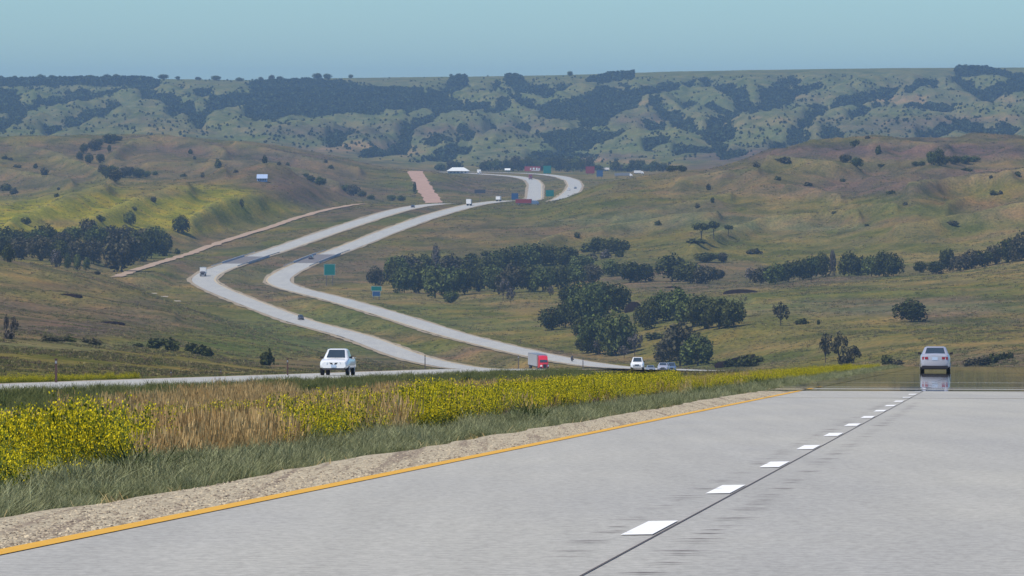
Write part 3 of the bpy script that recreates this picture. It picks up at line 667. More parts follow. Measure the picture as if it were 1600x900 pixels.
def clover_mesh(name, seed, h=1.1, rad=0.42, nst=9, fl=10):
    r = random.Random(seed); Vv = []; Ff = []; T = []
    def card(c, s, t_):
        a = r.uniform(0, 6.28); tl = r.uniform(-0.9, 0.9); ux, uy = math.cos(a), math.sin(a)
        v = Vector((-uy * math.sin(tl), ux * math.sin(tl), math.cos(tl))); u = Vector((ux, uy, 0)); k = len(Vv); c = Vector(c)
        for su, sv in ((-1, -1), (1, -1), (1, 1), (-1, 1)): Vv.append(tuple(c + u * s * su * 0.5 + v * s * sv * 0.75))
        Ff.append((k, k+1, k+2, k+3)); T.extend([t_] * 4)
    for _ in range(nst):
        a = r.uniform(0, 6.28); ln = rad * math.sqrt(r.random()); hh = h * r.uniform(0.6, 1.05)
        tip = Vector((math.cos(a) * ln, math.sin(a) * ln, hh)); b0 = Vector((tip.x * 0.3, tip.y * 0.3, 0))
        k = len(Vv); wv = Vector((math.sin(a), -math.cos(a), 0)) * 0.006
        Vv.extend([tuple(b0 - wv), tuple(b0 + wv), tuple(tip + wv * 0.5), tuple(tip - wv * 0.5)]); Ff.append((k, k+1, k+2, k+3)); T.extend([(0.22, 0.30, 1.2, 1)] * 4)
        for _f in range(fl):
            t_ = r.uniform(0.42, 1.0); p = b0.lerp(tip, t_) + Vector((r.gauss(0, .05), r.gauss(0, .05), r.gauss(0, .03))); s_ = r.uniform(0.75, 1.2)
            if r.random() < 0.74 * (t_ + 0.25): card(p, r.uniform(0.007, 0.016), (s_, s_, s_, 1))
            else: card(p, r.uniform(0.012, 0.026), (0.16 * s_, 0.25 * s_, 1.6 * s_, 1))
        for _f in range(10):
            t_ = r.uniform(0.1, 0.6); p = b0.lerp(tip, t_) + Vector((r.gauss(0, .06), r.gauss(0, .06), 0)); s_ = r.uniform(0.6, 1.1)
            card(p, r.uniform(0.016, 0.032), (0.14 * s_, 0.23 * s_, 1.6 * s_, 1))
    me = bpy.data.meshes.new(name); me.from_pydata(Vv, [], Ff)
    at = me.attributes.new("tone", 'FLOAT_COLOR', 'POINT'); at.data.foreach_set("color", np.array(T, np.float32).ravel())
    me.materials.append(mt_clov); return bpy.data.objects.new(name, me)

def scatter(name, label, P, sources, smin, smax, seed=0, tilt=0.12, sz=None):
    """A cloud of points that instances the source tufts: one countless mass."""
    r = np.random.default_rng(seed); n = len(P)
    me = bpy.data.meshes.new(name); me.vertices.add(n); me.vertices.foreach_set("co", np.asarray(P, np.float32).ravel())
    rot = np.stack([r.normal(0, tilt, n), r.normal(0, tilt, n), r.uniform(0, 6.283, n)], 1).astype(np.float32)
    scl = r.uniform(smin, smax, n).astype(np.float32)
    if sz is not None: scl = scl * sz.astype(np.float32)
    a1 = me.attributes.new("rot", 'FLOAT_VECTOR', 'POINT'); a1.data.foreach_set("vector", rot.ravel())
    a2 = me.attributes.new("scl", 'FLOAT', 'POINT'); a2.data.foreach_set("value", scl)
    a3 = me.attributes.new("pick", 'INT', 'POINT'); a3.data.foreach_set("value", r.integers(0, len(sources), n).astype(np.int32))
    o = link(bpy.data.objects.new(name, me))
    cl = bpy.data.collections.new(name + "_sources")
    for s_ in sources: cl.objects.link(s_)
    ng = bpy.data.node_groups.new(name + "_nodes", 'GeometryNodeTree')
    ng.interface.new_socket("Geometry", in_out='INPUT', socket_type='NodeSocketGeometry'); ng.interface.new_socket("Geometry", in_out='OUTPUT', socket_type='NodeSocketGeometry')
    gi = ng.nodes.new("NodeGroupInput"); go = ng.nodes.new("NodeGroupOutput"); ip = ng.nodes.new("GeometryNodeInstanceOnPoints")
    ci = ng.nodes.new("GeometryNodeCollectionInfo"); ci.inputs[0].default_value = cl; ci.inputs[1].default_value = True; ci.inputs[2].default_value = True
    def na(nm, ty):
        q = ng.nodes.new("GeometryNodeInputNamedAttribute"); q.data_type = ty; q.inputs[0].default_value = nm
        return [s for s in q.outputs if s.enabled and s.name == "Attribute"][0]
    ng.links.new(gi.outputs[0], ip.inputs["Points"]); ng.links.new(ci.outputs[0], ip.inputs["Instance"]); ip.inputs["Pick Instance"].default_value = True
    ng.links.new(na("pick", 'INT'), ip.inputs["Instance Index"]); ng.links.new(na("rot", 'FLOAT_VECTOR'), ip.inputs["Rotation"]); ng.links.new(na("scl", 'FLOAT'), ip.inputs["Scale"])
    ng.links.new(ip.outputs[0], go.inputs[0])
    md = o.modifiers.new("instances", 'NODES'); md.node_group = ng
    tag(o, label, None, None, "stuff"); return o
def near_points(n, u0, u1, y0, y1, power=1.6, seed=0):
    """Random points beside the near carriageway, thinning with distance like the view does."""
    r = np.random.default_rng(seed)
    t = r.random(n); k = 1 - power
    Y = (y0 ** k + t * (y1 ** k - y0 ** k)) ** (1 / k)
    u = r.uniform(u0, u1, n)
    xe, _, _ = EB.at(Y); X = xe + u
    px = 800 + F * X / Y
    dw = X - WB.at(Y)[0]
    ok = (px > -40) & (px < 1640) & ((dw > 5.6) | (dw < -7.0))
    X, Y, u = X[ok], Y[ok], u[ok]
    return X, Y, u, 800 + F * X / Y
def gz(X, Y):
    xe, _, _ = EB.at(Y)
    q = X / Y; j = np.clip(np.interp(q, qcol, np.arange(NC)), 0, NC - 2); i = np.clip(np.interp(Y, yr, np.arange(NR)), 0, NR - 2)
    j0 = j.astype(int); i0 = i.astype(int); fj = j - j0; fi = i - i0
    return Zg[i0, j0]*(1-fi)*(1-fj) + Zg[i0+1, j0]*fi*(1-fj) + Zg[i0, j0+1]*(1-fi)*fj + Zg[i0+1, j0+1]*fi*fj
def pts(X, Y): return np.stack([X, Y, gz(X, Y)], 1)

bg_src = [blade_mesh("wheatgrass_tuft", mt_bgrass, 52, 0.46, 0.012, 0.2, 0.9, 10 + k, 3, None, (0.3, 1.6), 0.20) for k in range(4)]
dg_src = [blade_mesh("short_grass_tuft", mt_dgrass, 34, 0.30, 0.018, 0.2, 0.8, 20 + k, 2, None, (0.6, 1.3), 0.25) for k in range(3)]
tn_src = [blade_mesh("brome_tuft", mt_tan, 34, 0.80, 0.010, 0.2, 0.35, 30 + k, 2, (0.017, 0.12, (1.0, 0.92, 0.85)), (0.5, 1.45), 0.26) for k in range(4)]
pp_src = [blade_mesh("purple_grass_tuft", mt_purp, 24, 0.50, 0.012, 0.2, 0.5, 40 + k, 2, (0.026, 0.10, (1.0, 0.85, 0.95)), (0.6, 1.3), 0.24) for k in range(3)]
wd_src = [blade_mesh("broadleaf_weed", mt_weed, 60, 0.62, 0.035, 0.2, 0.7, 50 + k, 2, None, (0.5, 1.3), 0.22) for k in range(3)]
cv_src = [clover_mesh("clover_plant", 60 + k, 0.95, 0.44, 14, 52) for k in range(5)]

# strip of blue-green wheatgrass along the gravel
X, Y, u, px = near_points(13500, -7.7, -5.0, 36, 560, 1.75, 1)
edge = -5.25 - 0.35 * (vnoise(Y / 3.0, Y * 0 + 2) - 0.4)
keep = u < edge
X, Y, u = X[keep], Y[keep], u[keep]
sz = 0.34 + 0.78 * vnoise(X / 0.7 + 5, Y / 1.6) * np.clip((-u - 4.9) / 1.2, 0.3, 1)
scatter("wheatgrass", "blue green grass growing along the edge of the gravel shoulder", pts(X, Y), bg_src, 0.75, 1.2, 1, 0.2, sz)
X, Y, u, px = near_points(500, -6.6, -5.0, 36, 300, 1.7, 2)
scatter("dry_litter_grass", "sparse short dry grass creeping over the gravel edge", pts(X, Y), [blade_mesh("dry_tuft", mt_tan, 16, 0.16, 0.012, 0.2, 1.2, 70, 2)], 0.6, 1.3, 2)
# clover patches: px range on screen, lateral band
def wpx(px, u, Y): return px + 110 * (vnoise(Y / 7.0 + 3, u / 2.0) - 0.5) + 50 * (vnoise(Y / 2.0, u + 7) - 0.5)
cm = lambda px, u, Y: cm_(wpx(px, u, Y), u, Y)
cm_ = lambda px, u, Y: np.maximum.reduce([
    sstep(-120, -60, px) * (1 - sstep(120, 150, px)) * sstep(-14.5, -13.0, u) * (1 - sstep(-6.9, -6.4, u)),
    0.75 * np.exp(-((px - 190) / 36) ** 2) * (u > -12) * (u < -7.8),
    0.28 * sstep(150, 200, px) * (1 - sstep(280, 330, px)) * (u > -13) * (u < -8.5),
    0.28 * np.exp(-((px - 490) / 80) ** 2) * (u > -12.5) * (u < -7.4),
    0.36 * np.exp(-((px - 590) / 40) ** 2) * (u > -14) * (u < -7.8),
    1.0 * np.exp(-((px - 692) / 36) ** 4) * (u > -13) * (u < -7.4),
    0.78 * sstep(730, 800, px) * (1 - sstep(1045, 1060, px)) * (u > -17.5) * (u < -7.8),
    0.55 * sstep(1055, 1080, px) * (1 - sstep(1165, 1200, px)) * (u > -14) * (u < -7.6),
    0.95 * sstep(1170, 1200, px) * (1 - sstep(1330, 1345, px)) * (u > -13) * (u < -7.2),
    0.8 * sstep(1330, 1345, px) * (1 - sstep(1405, 1425, px)) * (u > -12) * (u < -7.4),
    0.16 * (u > -20) * (u < -9.0)])
X, Y, u, px = near_points(66000, -18, -6.3, 50, 560, 1.5, 3)
r_ = np.random.default_rng(4).random(len(X))
patch = np.where(px < 640, (0.10 + 0.25 * (1 - sstep(150, 300, px))) + 1.05 * sstep(0.42, 0.60, fbm(X / 1.8 + 3, Y / 4.0, 3)), 0.5 + 1.0 * sstep(0.38, 0.6, fbm(X / 2.2 + 3, Y / 5.0, 3)))
keep = r_ < cm(px, u, Y) * patch * np.clip(0.40 + (Y - 80) / 250.0, 0.40, 1.0)
Xc, Yc, uc, pxc = X[keep], Y[keep], u[keep], px[keep]
szc = 0.55 + 0.55 * vnoise(Xc / 1.5, Yc / 3.0)
szc = szc * np.where(pxc < 250, 0.92, 1.0) * np.where((pxc > 1055) & (pxc < 1430), 0.72, 1.0) * np.where(pxc > 1330, 0.8, 1.0)
scatter("yellow_clover", "yellow sweet clover in flower in the median", pts(Xc, Yc), cv_src, 0.8, 1.15, 3, 0.10, szc)
print("clover", len(Xc))
# ripe tan brome over the ditch
X, Y, u, px = near_points(94000, -35.5, -6.9, 50, 560, 1.4, 5)
r_ = np.random.default_rng(6).random(len(X))
cl = cm(px, u, Y)
gsh = sstep(-27.5, -31, u) + (1 - sstep(120, 460, px + 160 * (vnoise(X / 2.0, Y / 9.0) - 0.5))) * sstep(-18.5, -23, u + 3 * (vnoise(X / 1.5, Y / 5.0) - 0.5)) + sstep(400, 480, px) * sstep(-22, -25, u) + sstep(300, 380, Y) * sstep(-15.5, -18.5, u)
dens = 1.0 - 0.48 * np.clip(cl * 1.2, 0, 1)
dens = dens * np.where((px > 650) & (px < 1045) & (u > -14), 0.12, 1.0) * np.where((px > 1170) & (u > -11), 0.15, 1.0) * np.where((px + 90 * (vnoise(X, Y / 5.0) - 0.5) > 430) & (u > -9.2), 0.38, 1.0)
keep = (r_ < dens * (1 - np.clip(gsh, 0, 1))) & (u < -7.2 - 0.8 * vnoise(Y / 5, Y * 0))
szt = 0.72 + 0.45 * vnoise(X / 2.5 + 8, Y / 6.0)
szt = szt * np.where(px > 1050, 0.8, 1.0)
scatter("brome_grass", "ripe tan and rust coloured brome grass filling the median", pts(X[keep], Y[keep]), tn_src, 0.8, 1.15, 5, 0.10, szt[keep])
kg = (~keep) & (np.random.default_rng(8).random(len(X)) < 0.9) & (gsh > 0.2)
dwk = (X - WB.at(Y)[0])[kg]
scatter("verge_grass", "short green grass on the far side of the median", pts(X[kg], Y[kg]), dg_src, 0.6, 1.3, 6, 0.15, 0.9 + 0.35 * (1 - sstep(6.0, 9.0, dwk)) * (0.4 + vnoise(X[kg] / 4, Y[kg] / 12.0)))
X, Y, u, px = near_points(3500, -10.2, -7.8, 60, 330, 1.7, 7)
keep = (u > -9.2) & (px > 480) & (px < 1150) & (np.random.default_rng(9).random(len(X)) < 0.7)
scatter("purple_grass", "low purple seeding grass between the clover and the green verge", pts(X[keep], Y[keep]), pp_src, 0.6, 1.1, 7, 0.12)
X, Y, u, px = near_points(1500, -32, -7.0, 55, 420, 1.7, 8)
keep = np.random.default_rng(10).random(len(X)) < 0.6 * (vnoise(X / 3, Y / 6) > 0.55) + 0.02
scatter("green_weeds", "scattered dark green weeds standing among the median grasses", pts(X[keep], Y[keep]), wd_src, 0.5, 1.1, 8, 0.12)
# beyond the opposite carriageway
X, Y, u, px = near_points(9000, -56, -47.5, 240, 520, 1.2, 9)
keep = (X - WB.at(Y)[0]) < -8
X, Y, px = X[keep], Y[keep], px[keep]
k1 = (px < 215) & (np.random.default_rng(11).random(len(X)) < 0.55)
scatter("verge_clover", "low yellow clover along the far side of the opposite carriageway", pts(X[k1], Y[k1]), cv_src, 0.45, 0.7, 9, 0.1)
scatter("far_verge_grass", "short grass along the far side of the opposite carriageway", pts(X[~k1], Y[~k1]), dg_src, 0.6, 1.2, 10, 0.12)
# single dark bushes of the median verge
def bush_obj(px, Y, u, h, label):
    X = EB.at(np.array([Y]))[0][0] + u
    z = gz(np.array([X]), np.array([float(Y)]))[0]
    o = wd_src[0].copy(); o.name = "weed_bush"; o.data = bush_me; link(o); o.location = (X, Y, z); o.scale = (h * 1.3, h * 1.3, h)
    tag(o, label, "weed", "bushy weeds on the green verge"); return o
bo = blade_mesh("weed_bush", mt_weed, 150, 1.0, 0.05, 0.3, 0.9, 91, 3, None, (0.5, 1.4), 0.35); bush_me = bo.data
bush_obj(0, 62, -6.3, 0.62, "dark green leafy weed clump at the gravel edge, nearest the camera on the left")
bush_obj(0, 116, -6.4, 0.60, "dark green weed clump on the verge in front of the large clover bush")
bush_obj(0, 232, -6.6, 0.62, "dark round weed bush at the verge near the end of the yellow flower strip")
bush_obj(0, 186, -6.5, 0.55, "dark weed bush on the verge below the long bank of yellow flowers")
# pebbles of the shoulder
X, Y, u, px = near_points(26000, -4.95, -3.86, 34, 190, 1.8, 12)
xe, ze, _ = EB.at(Y)
mt_peb = foliage_mat("shoulder_pebbles", (0.13, 0.10, 0.08), (0.60, 0.51, 0.36), trans=0.0)
def pebble(seed):
    r = random.Random(seed); bm = bmesh.new(); bmesh.ops.create_icosphere(bm, subdivisions=1, radius=0.02)
    for v in bm.verts: v.co *= r.uniform(0.7, 1.25); v.co.z *= 0.6
    me = bpy.data.meshes.new("pebble"); bm.to_mesh(me); bm.free()
    at = me.attributes.new("tone", 'FLOAT_COLOR', 'POINT'); at.data.foreach_set("color", np.ones(len(me.vertices) * 4, np.float32)); me.materials.append(mt_peb)
    return bpy.data.objects.new("pebble", me)
scatter("shoulder_stones", "loose pale stones on the gravel shoulder", np.stack([X, Y, ze + 0.022], 1), [pebble(k) for k in range(3)], 0.35, 1.25, 12, 1.0)

# grass clumps of the open prairie
mt_pt = [foliage_mat("straw_prairie_tufts", (0.17, 0.15, 0.065), (0.26, 0.22, 0.10), trans=0.1), foliage_mat("green_prairie_tufts", (0.075, 0.09, 0.03), (0.12, 0.13, 0.045), trans=0.1), foliage_mat("brown_prairie_tufts", (0.10, 0.075, 0.045), (0.15, 0.11, 0.07), trans=0.1)]
pt_src = [blade_mesh("prairie_tuft", mt_pt[k % 3], 16, 0.30, 0.12, 0.2, 1.1, 80 + k, 1, None, (0.6, 1.3), 0.6) for k in range(6)]
r = np.random.default_rng(55); n_ = 120000
t_ = r.random(n_); Y = (430 ** -0.1 + t_ * (4800 ** -0.1 - 430 ** -0.1)) ** (-10); pxs = r.uniform(-40, 1640, n_); X = np.interp(pxs, pc, qcol) * Y
ok = (Y > np.interp(pxs, [0, 400, 700], [430, 520, 600])) & (vnoise(X / 14.0, Y / 40.0) + 0.5 * vnoise(X / 4.0, Y / 9.0) > 0.62)
for PT_, hw_ in ((EB, 9.0), (WB, 9.0), (DR, 3.6), (GR, 7.0)):
    xx, _, sl_ = PT_.at(Y); ok &= ~((np.abs(X - xx) / np.sqrt(1 + sl_ ** 2) < hw_) & (Y < PT_.Y[-1] + 10) & (Y > PT_.Y[0] - 10))
X, Y = X[ok], Y[ok]
i_ = np.clip(np.interp(Y, yr, np.arange(NR)).round().astype(int), 0, NR - 1); j_ = np.clip(np.interp(X / Y, qcol, np.arange(NC)).round().astype(int), 0, NC - 1)
v_ok = SY[i_, j_] <= minS[i_, j_] + 1.0
X, Y = X[v_ok], Y[v_ok]
scatter("prairie_grass", "tufts of grass and forbs over the open prairie slopes", pts(X, Y), pt_src, 0.5, 1.5, 55, 0.1, 0.35 + Y / 2600.0)
print("tufts", len(X))

# ================================================================== TREES
mt_leaf = []
for nm, c, c2 in (("deep_green_leaves", (0.036, 0.044, 0.012), (0.068, 0.074, 0.020)), ("mid_green_leaves", (0.058, 0.078, 0.020), (0.092, 0.110, 0.030)),
                  ("grey_twiggy_leaves", (0.085, 0.075, 0.066), (0.115, 0.10, 0.086)), ("far_tree_leaves", (0.030, 0.048, 0.026), (0.045, 0.062, 0.032)),
                  ("brown_green_leaves", (0.060, 0.055, 0.032), (0.080, 0.072, 0.040))):
    mt_leaf.append(foliage_mat(nm, c, c2, trans=0.12))
mt_bark = simple("tree_bark", (0.085, 0.068, 0.055), 0.95, var=0.3, scale=4.0, spec=0.05)

def crown_mesh(name, seed, lobes, n, s, mat, fill=0.35, zmin=0.12):
    """Many small leaf-sized faces spread through the volume of several lobes; unit height and width."""
    r = np.random.default_rng(seed)
    L = np.array(lobes, float)       # cx, cy, cz, rx, rz
    wts = L[:, 3] ** 2 * L[:, 4]; wts /= wts.sum()
    k = r.choice(len(L), n, p=wts)
    d = r.normal(size=(n, 3)); d /= np.linalg.norm(d, axis=1)[:, None]
    rad = np.where(r.random(n) < fill, r.random(n) ** 0.5 * 0.85, r.normal(0.93, 0.09, n))
    # clumps: pull leaves towards clump centres on every lobe
    cl = r.normal(size=(len(L) * 9, 3)); cl /= np.linalg.norm(cl, axis=1)[:, None]
    c_id = k * 9 + r.integers(0, 9, n); m = r.random(n) < 0.55
    d2 = cl[c_id] + r.normal(0, 0.22, (n, 3)); d2 /= np.linalg.norm(d2, axis=1)[:, None]
    d = np.where(m[:, None], d2, d); rad = np.where(m, rad * 1.07, rad)
    P = np.stack([L[k, 0] + d[:, 0] * rad * L[k, 3], L[k, 1] + d[:, 1] * rad * L[k, 3], L[k, 2] + d[:, 2] * rad * L[k, 4]], 1)
    P[:, 2] = np.maximum(P[:, 2], zmin * (0.5 + r.random(n)))
    nr = d + r.normal(0, 0.55, (n, 3)); nr /= np.linalg.norm(nr, axis=1)[:, None]
    a = np.cross(nr, r.normal(size=(n, 3))); a /= np.linalg.norm(a, axis=1)[:, None]; b_ = np.cross(nr, a)
    sz = s * r.uniform(0.6, 1.35, n)[:, None]
    V_ = np.stack([P - a * sz * .5 - b_ * sz * .5, P + a * sz * .5 - b_ * sz * .35, P + a * sz * .45 + b_ * sz * .5, P - a * sz * .5 + b_ * sz * .4], 1).reshape(-1, 3)
    tone = r.uniform(0.55, 1.5, n) * (0.6 + 0.95 * r.random(len(L) * 9) ** 1.5)[c_id]
    T = np.repeat(np.stack([tone, tone, tone, np.ones(n)], 1), 4, 0)
    me = np_mesh(name, V_, np.arange(4 * n).reshape(-1, 4), mat, {"tone": T}, smooth=False)
    return me
def trunk_mesh(name, seed, lobes, th=0.035, split=0.22):
    r = random.Random(seed); mb = MB()
    top = (r.uniform(-.03, .03), r.uniform(-.03, .03), split)
    mb.cyl((0, 0, -0.04), top, th, th * 0.75, 7)
    for (cx, cy, cz, rx, rz) in lobes:
        mid = (cx * 0.55, cy * 0.55, split + (cz - split) * 0.55)
        mb.cyl(top, mid, th * 0.55, th * 0.38, 6); mb.cyl(mid, (cx, cy, cz + rz * 0.4), th * 0.38, th * 0.12, 5)
        for _ in range(2):
            a = r.uniform(0, 6.28); mb.cyl(mid, (mid[0] + math.cos(a) * rx * .8, mid[1] + math.sin(a) * rx * .8, cz + r.uniform(-.1, .5) * rz), th * 0.25, th * 0.08, 4)
    o = mb.build(name, mt_bark); me = o.data; bpy.data.objects.remove(o); return me
def rlobes(seed, n, zc=0.5, spread=0.27, rx=0.24, rz=0.24):
    r = random.Random(seed); L = [(0, 0, zc + 0.08, rx * 1.15, rz * 1.1)]
    for i in range(n):
        a = 2 * math.pi * i / n + r.uniform(-.4, .4); q = spread * r.uniform(0.75, 1.15)
        L.append((math.cos(a) * q, math.sin(a) * q, zc + r.uniform(-.16, .12), rx * r.uniform(.7, 1.05), rz * r.uniform(.7, 1.05)))
    return L
KIND = {}
def mk(kind, mats, lobe_sets, n, s, th, split, fill=0.35, zmin=0.10):
    KIND[kind] = []
    for i, L in enumerate(lobe_sets):
        KIND[kind].append(([crown_mesh("crown", 100 + i + hash_(kind), L, n, s, mt_leaf[m_], fill, zmin) for m_ in mats], trunk_mesh("trunk", 5 + i, L, th, split)))
def hash_(s_): return sum(ord(c) * (i + 3) for i, c in enumerate(s_)) % 1000
mk("oak", [0, 1, 4], [rlobes(s_, 7, 0.44, 0.27, 0.25, 0.36) for s_ in (1, 2, 3, 4)], 2000, 0.055, 0.025, 0.14, 0.3, 0.03)
mk("tall", [0, 1, 2], [rlobes(s_, 6, 0.48, 0.22, 0.25, 0.38) for s_ in (11, 12)], 1500, 0.060, 0.03, 0.2, 0.3, 0.04)
mk("open", [4, 0, 2], [rlobes(s_, 5, 0.62, 0.30, 0.17, 0.20) for s_ in (21, 22, 23)], 620, 0.060, 0.028, 0.2, 0.25)
mk("umbrella", [0], [[(-.22, 0, .72, .24, .15), (.2, .05, .76, .26, .17), (0, -.15, .82, .22, .14)]], 600, 0.07, 0.035, 0.45)
mk("shrub", [0, 4, 2], [[(0, 0, .42, .34, .45), (-.25, .1, .32, .24, .34), (.27, -.05, .30, .22, .32)], [(.05, .1, .45, .30, .48), (-.2, -.1, .38, .28, .38), (.3, .05, .25, .2, .28)]], 420, 0.12, 0.03, 0.12, 0.35, 0.02)
mk("snag", [2], [[(-.25, 0, .7, .12, .16), (.22, .1, .75, .12, .15)]], 60, 0.05, 0.025, 0.3)
def tree(name, kind, px, py, wpx, hpx, label, group=None, cat="tree", leaf=0, var=None, seed=None):
    p = place(px, py); rnd = random.Random(int(px * 7 + py * 13))
    W = wpx / F * p.y; H = hpx / F * p.y
    if group == "back row of the left creek wood": H *= 0.82
    crowns, trk = KIND[kind][rnd.randrange(len(KIND[kind])) if var is None else var]
    o = empty(name, p - Vector((0, 0, 0.1)), rnd.uniform(0, 6.28)); tag(o, label, cat, group)
    cs = (1.22 if name in ("creek_tree", "belt_tree", "cluster_tree") and kind == "oak" else 1.08) if kind != "umbrella" else 1.0
    o.scale = (W * cs, W * cs, H * (1.12 if kind in ("oak", "shrub", "tall", "open") else 1.05))
    if leaf == 0 and kind in ("oak", "tall"): leaf = rnd.choice([0, 0, 0, 1, 2])
    leaf = leaf if leaf < len(crowns) else 0
    c = link(bpy.data.objects.new("crown", crowns[leaf])); c.parent = o
    t_ = link(bpy.data.objects.new("trunk", trk)); t_.parent = o
    return o
ORD = ["first", "second", "third", "fourth", "fifth", "sixth", "seventh", "eighth", "ninth", "tenth", "eleventh", "twelfth", "thirteenth", "fourteenth", "fifteenth", "sixteenth", "seventeenth", "eighteenth", "nineteenth", "twentieth"]
def row(name, kind, items, what, where, group, cat="tree"):
    """items: (px, base_y, w, h[, kind, leaf]); the label counts them from the left."""
    items = sorted(items, key=lambda t: t[0])
    for k, it in enumerate(items):
        kd = it[4] if len(it) > 4 and it[4] else kind; lf = it[5] if len(it) > 5 else 0
        tree(name, kd, it[0], it[1], it[2], it[3], f"{ORD[k]} {what} {where}, counted from the left" if len(f"{ORD[k]} {what} {where}, counted from the left".split()) <= 16 else f"{ORD[k]} {what} from left {where}", group, cat, lf)

# creek wood on the left
row("creek_tree", "oak", [(-16,392,36,42),(8,388,34,42),(32,386,30,34),(56,388,32,36),(72,384,36,40),(98,388,30,34),(112,380,34,32),(138,378,26,46),(150,388,36,44),(174,386,34,40),(196,384,30,40),(222,388,32,36),(244,390,30,44)],
    "dark tree", "in the back row of the left creek wood", "back row of the left creek wood")
row("creek_tree", "oak", [(4,402,34,40),(34,406,36,36),(64,408,34,40),(92,410,34,36),(120,412,34,40),(146,412,32,40),(214,408,34,46),(236,404,34,48),(254,400,26,40)],
    "dark tree", "in the middle row of the left creek wood", "middle row of the left creek wood")
tree("creek_tree", "oak", 190, 425, 54, 60, "largest dark round tree of the left creek wood, beside the dirt track", "front of the left creek wood")
row("creek_tree", "tall", [(12,410,26,26),(88,417,22,26),(106,420,13,22),(121,422,15,24,None,1),(136,423,13,20,None,1)], "small tree", "at the front of the left creek wood", "front of the left creek wood")
tree("shrub", "shrub", 152, 429, 14, 7, "low pale green shrub on the grass before the left creek wood", cat="shrub", leaf=1)
tree("hill_tree", "oak", 284, 365, 28, 28, "dark tree alone at the foot of the yellow green hill right of the creek wood")
tree("hill_tree", "oak", 204, 352, 20, 22, "dark tree rising above the back of the left creek wood")
tree("hill_tree", "shrub", 40, 350, 18, 12, "dark bush on the yellow green hill above the creek wood, far left", cat="shrub")
tree("hill_tree", "shrub", 157, 345, 16, 10, "dark bush on the yellow green hill directly above the creek wood", cat="shrub")
tree("hill_tree", "shrub", 277, 397, 10, 9, "small round dark bush between the creek wood and the dirt track", cat="shrub")
# brown hills of the left
for k, it in enumerate([(378,320,9,12,"on the yellow green hill left of the pale dirt track"),(240,316,12,10,"in a fold of the yellow green hill"),(210,327,10,7,"low on the yellow green hill below another bush"),
     (70,273,16,12,"large and dark on the left brown hill"),(8,249,10,6,"at the far left of the brown hill, upper one"),(17,250,7,5,"right beside the uppermost bush of the brown hill"),
     (56,263,8,8,"just up the slope of the large dark brown hill bush"),(28,262,14,6,"flat one on the brown hill at the left"),(298,240,10,8,"on the brown hill crest above the shed"),(304,249,7,6,"directly below the brown hill crest bush"),
     (341,262,12,14,"tall one on the brown hill left of the shed"),(317,277,8,8,"on the crest where yellow and brown hills meet"),(287,276,10,5,"flat one on the crest of the yellow green hill"),(369,270,8,5,"small one on the crest left of the shed"),
     (89,308,8,6,"on the crest of the yellow green hill at the left"),(92,297,7,5,"behind the yellow green crest at the left"),(10,298,20,12,"broad low clump in the valley at the left edge"),(22,303,14,10,"in the valley at the left edge, lower one"),
     (414,255,8,14,"narrow one on the brown ridge above the shed"),(436,258,7,6,"on the brown ridge right of the narrow bush"),(450,258,6,6,"small round one on the brown ridge"),(509,254,6,6,"on the brown ridge toward the gravel road"),(517,263,9,6,"low one on the brown ridge toward the gravel road")]):
    tree("hill_bush", "shrub", it[0], it[1], it[2], it[3], "dark bush " + it[4], "bushes dotted over the left hills", "bush", k % 2)
row("gully_tree", "oak", [(125,250,12,14),(131,240,12,16),(139,255,14,16),(147,235,22,18),(155,229,14,12),(158,254,14,14),(172,224,26,16),(186,220,14,8),(171,238,6,12)], "tree", "in the upper gully of the left brown hill", "trees in the gully of the brown hill")
row("gully_tree", "oak", [(160,270,16,14),(168,278,18,20),(180,284,22,20),(176,272,18,14),(196,278,22,18),(204,272,14,12),(216,278,20,16),(230,277,14,10),(243,274,9,7)], "tree", "in the lower gully of the left brown hill", "trees in the gully of the brown hill")
row("hollow_tree", "oak", [(486,284,16,10),(500,290,18,14,None,1),(540,300,16,12,None,1),(552,306,24,18),(566,308,14,10),(580,312,14,8,None,1),(612,314,16,10,None,1),(626,314,14,9,None,1),(478,276,10,6,None,1)], "low tree", "in the hollow before the gravel road", "trees of the hollow by the gravel road")
tree("poplar", "tall", 648, 303, 7, 18, "dark narrow tree against the left edge of the pink gravel road")
# near left
tree("juniper", "shrub", 417, 571, 22, 26, "small round dark shrub just beyond the far verge left of the oncoming white pickup", cat="shrub")
row("gully_bush", "shrub", [(76,534,30,10,None,1),(92,533,24,8,None,1),(108,534,26,9),(134,536,18,8,None,1),(148,539,20,11,None,1)], "brownish bush", "in the line below the dark bank at the left", "bushes below the bank", "bush")
row("hill_shrub", "shrub", [(216,542,22,7),(240,544,30,16),(250,540,26,14),(268,548,24,21)], "dark green bush", "of the near left slope cluster", "bush cluster on the near left slope", "bush")
row("hill_shrub", "shrub", [(298,549,20,16),(312,554,28,18),(324,557,22,14)], "dark bush", "in the dark clump of the near left slope", "dark clump on the near left slope", "bush")
row("thin_tree", "open", [(10,524,10,34,None,2),(22,528,14,34,None,2),(14,530,20,16,"shrub",2)], "thin grey twiggy tree", "at the left edge of the near slope", "thin trees at the left edge")
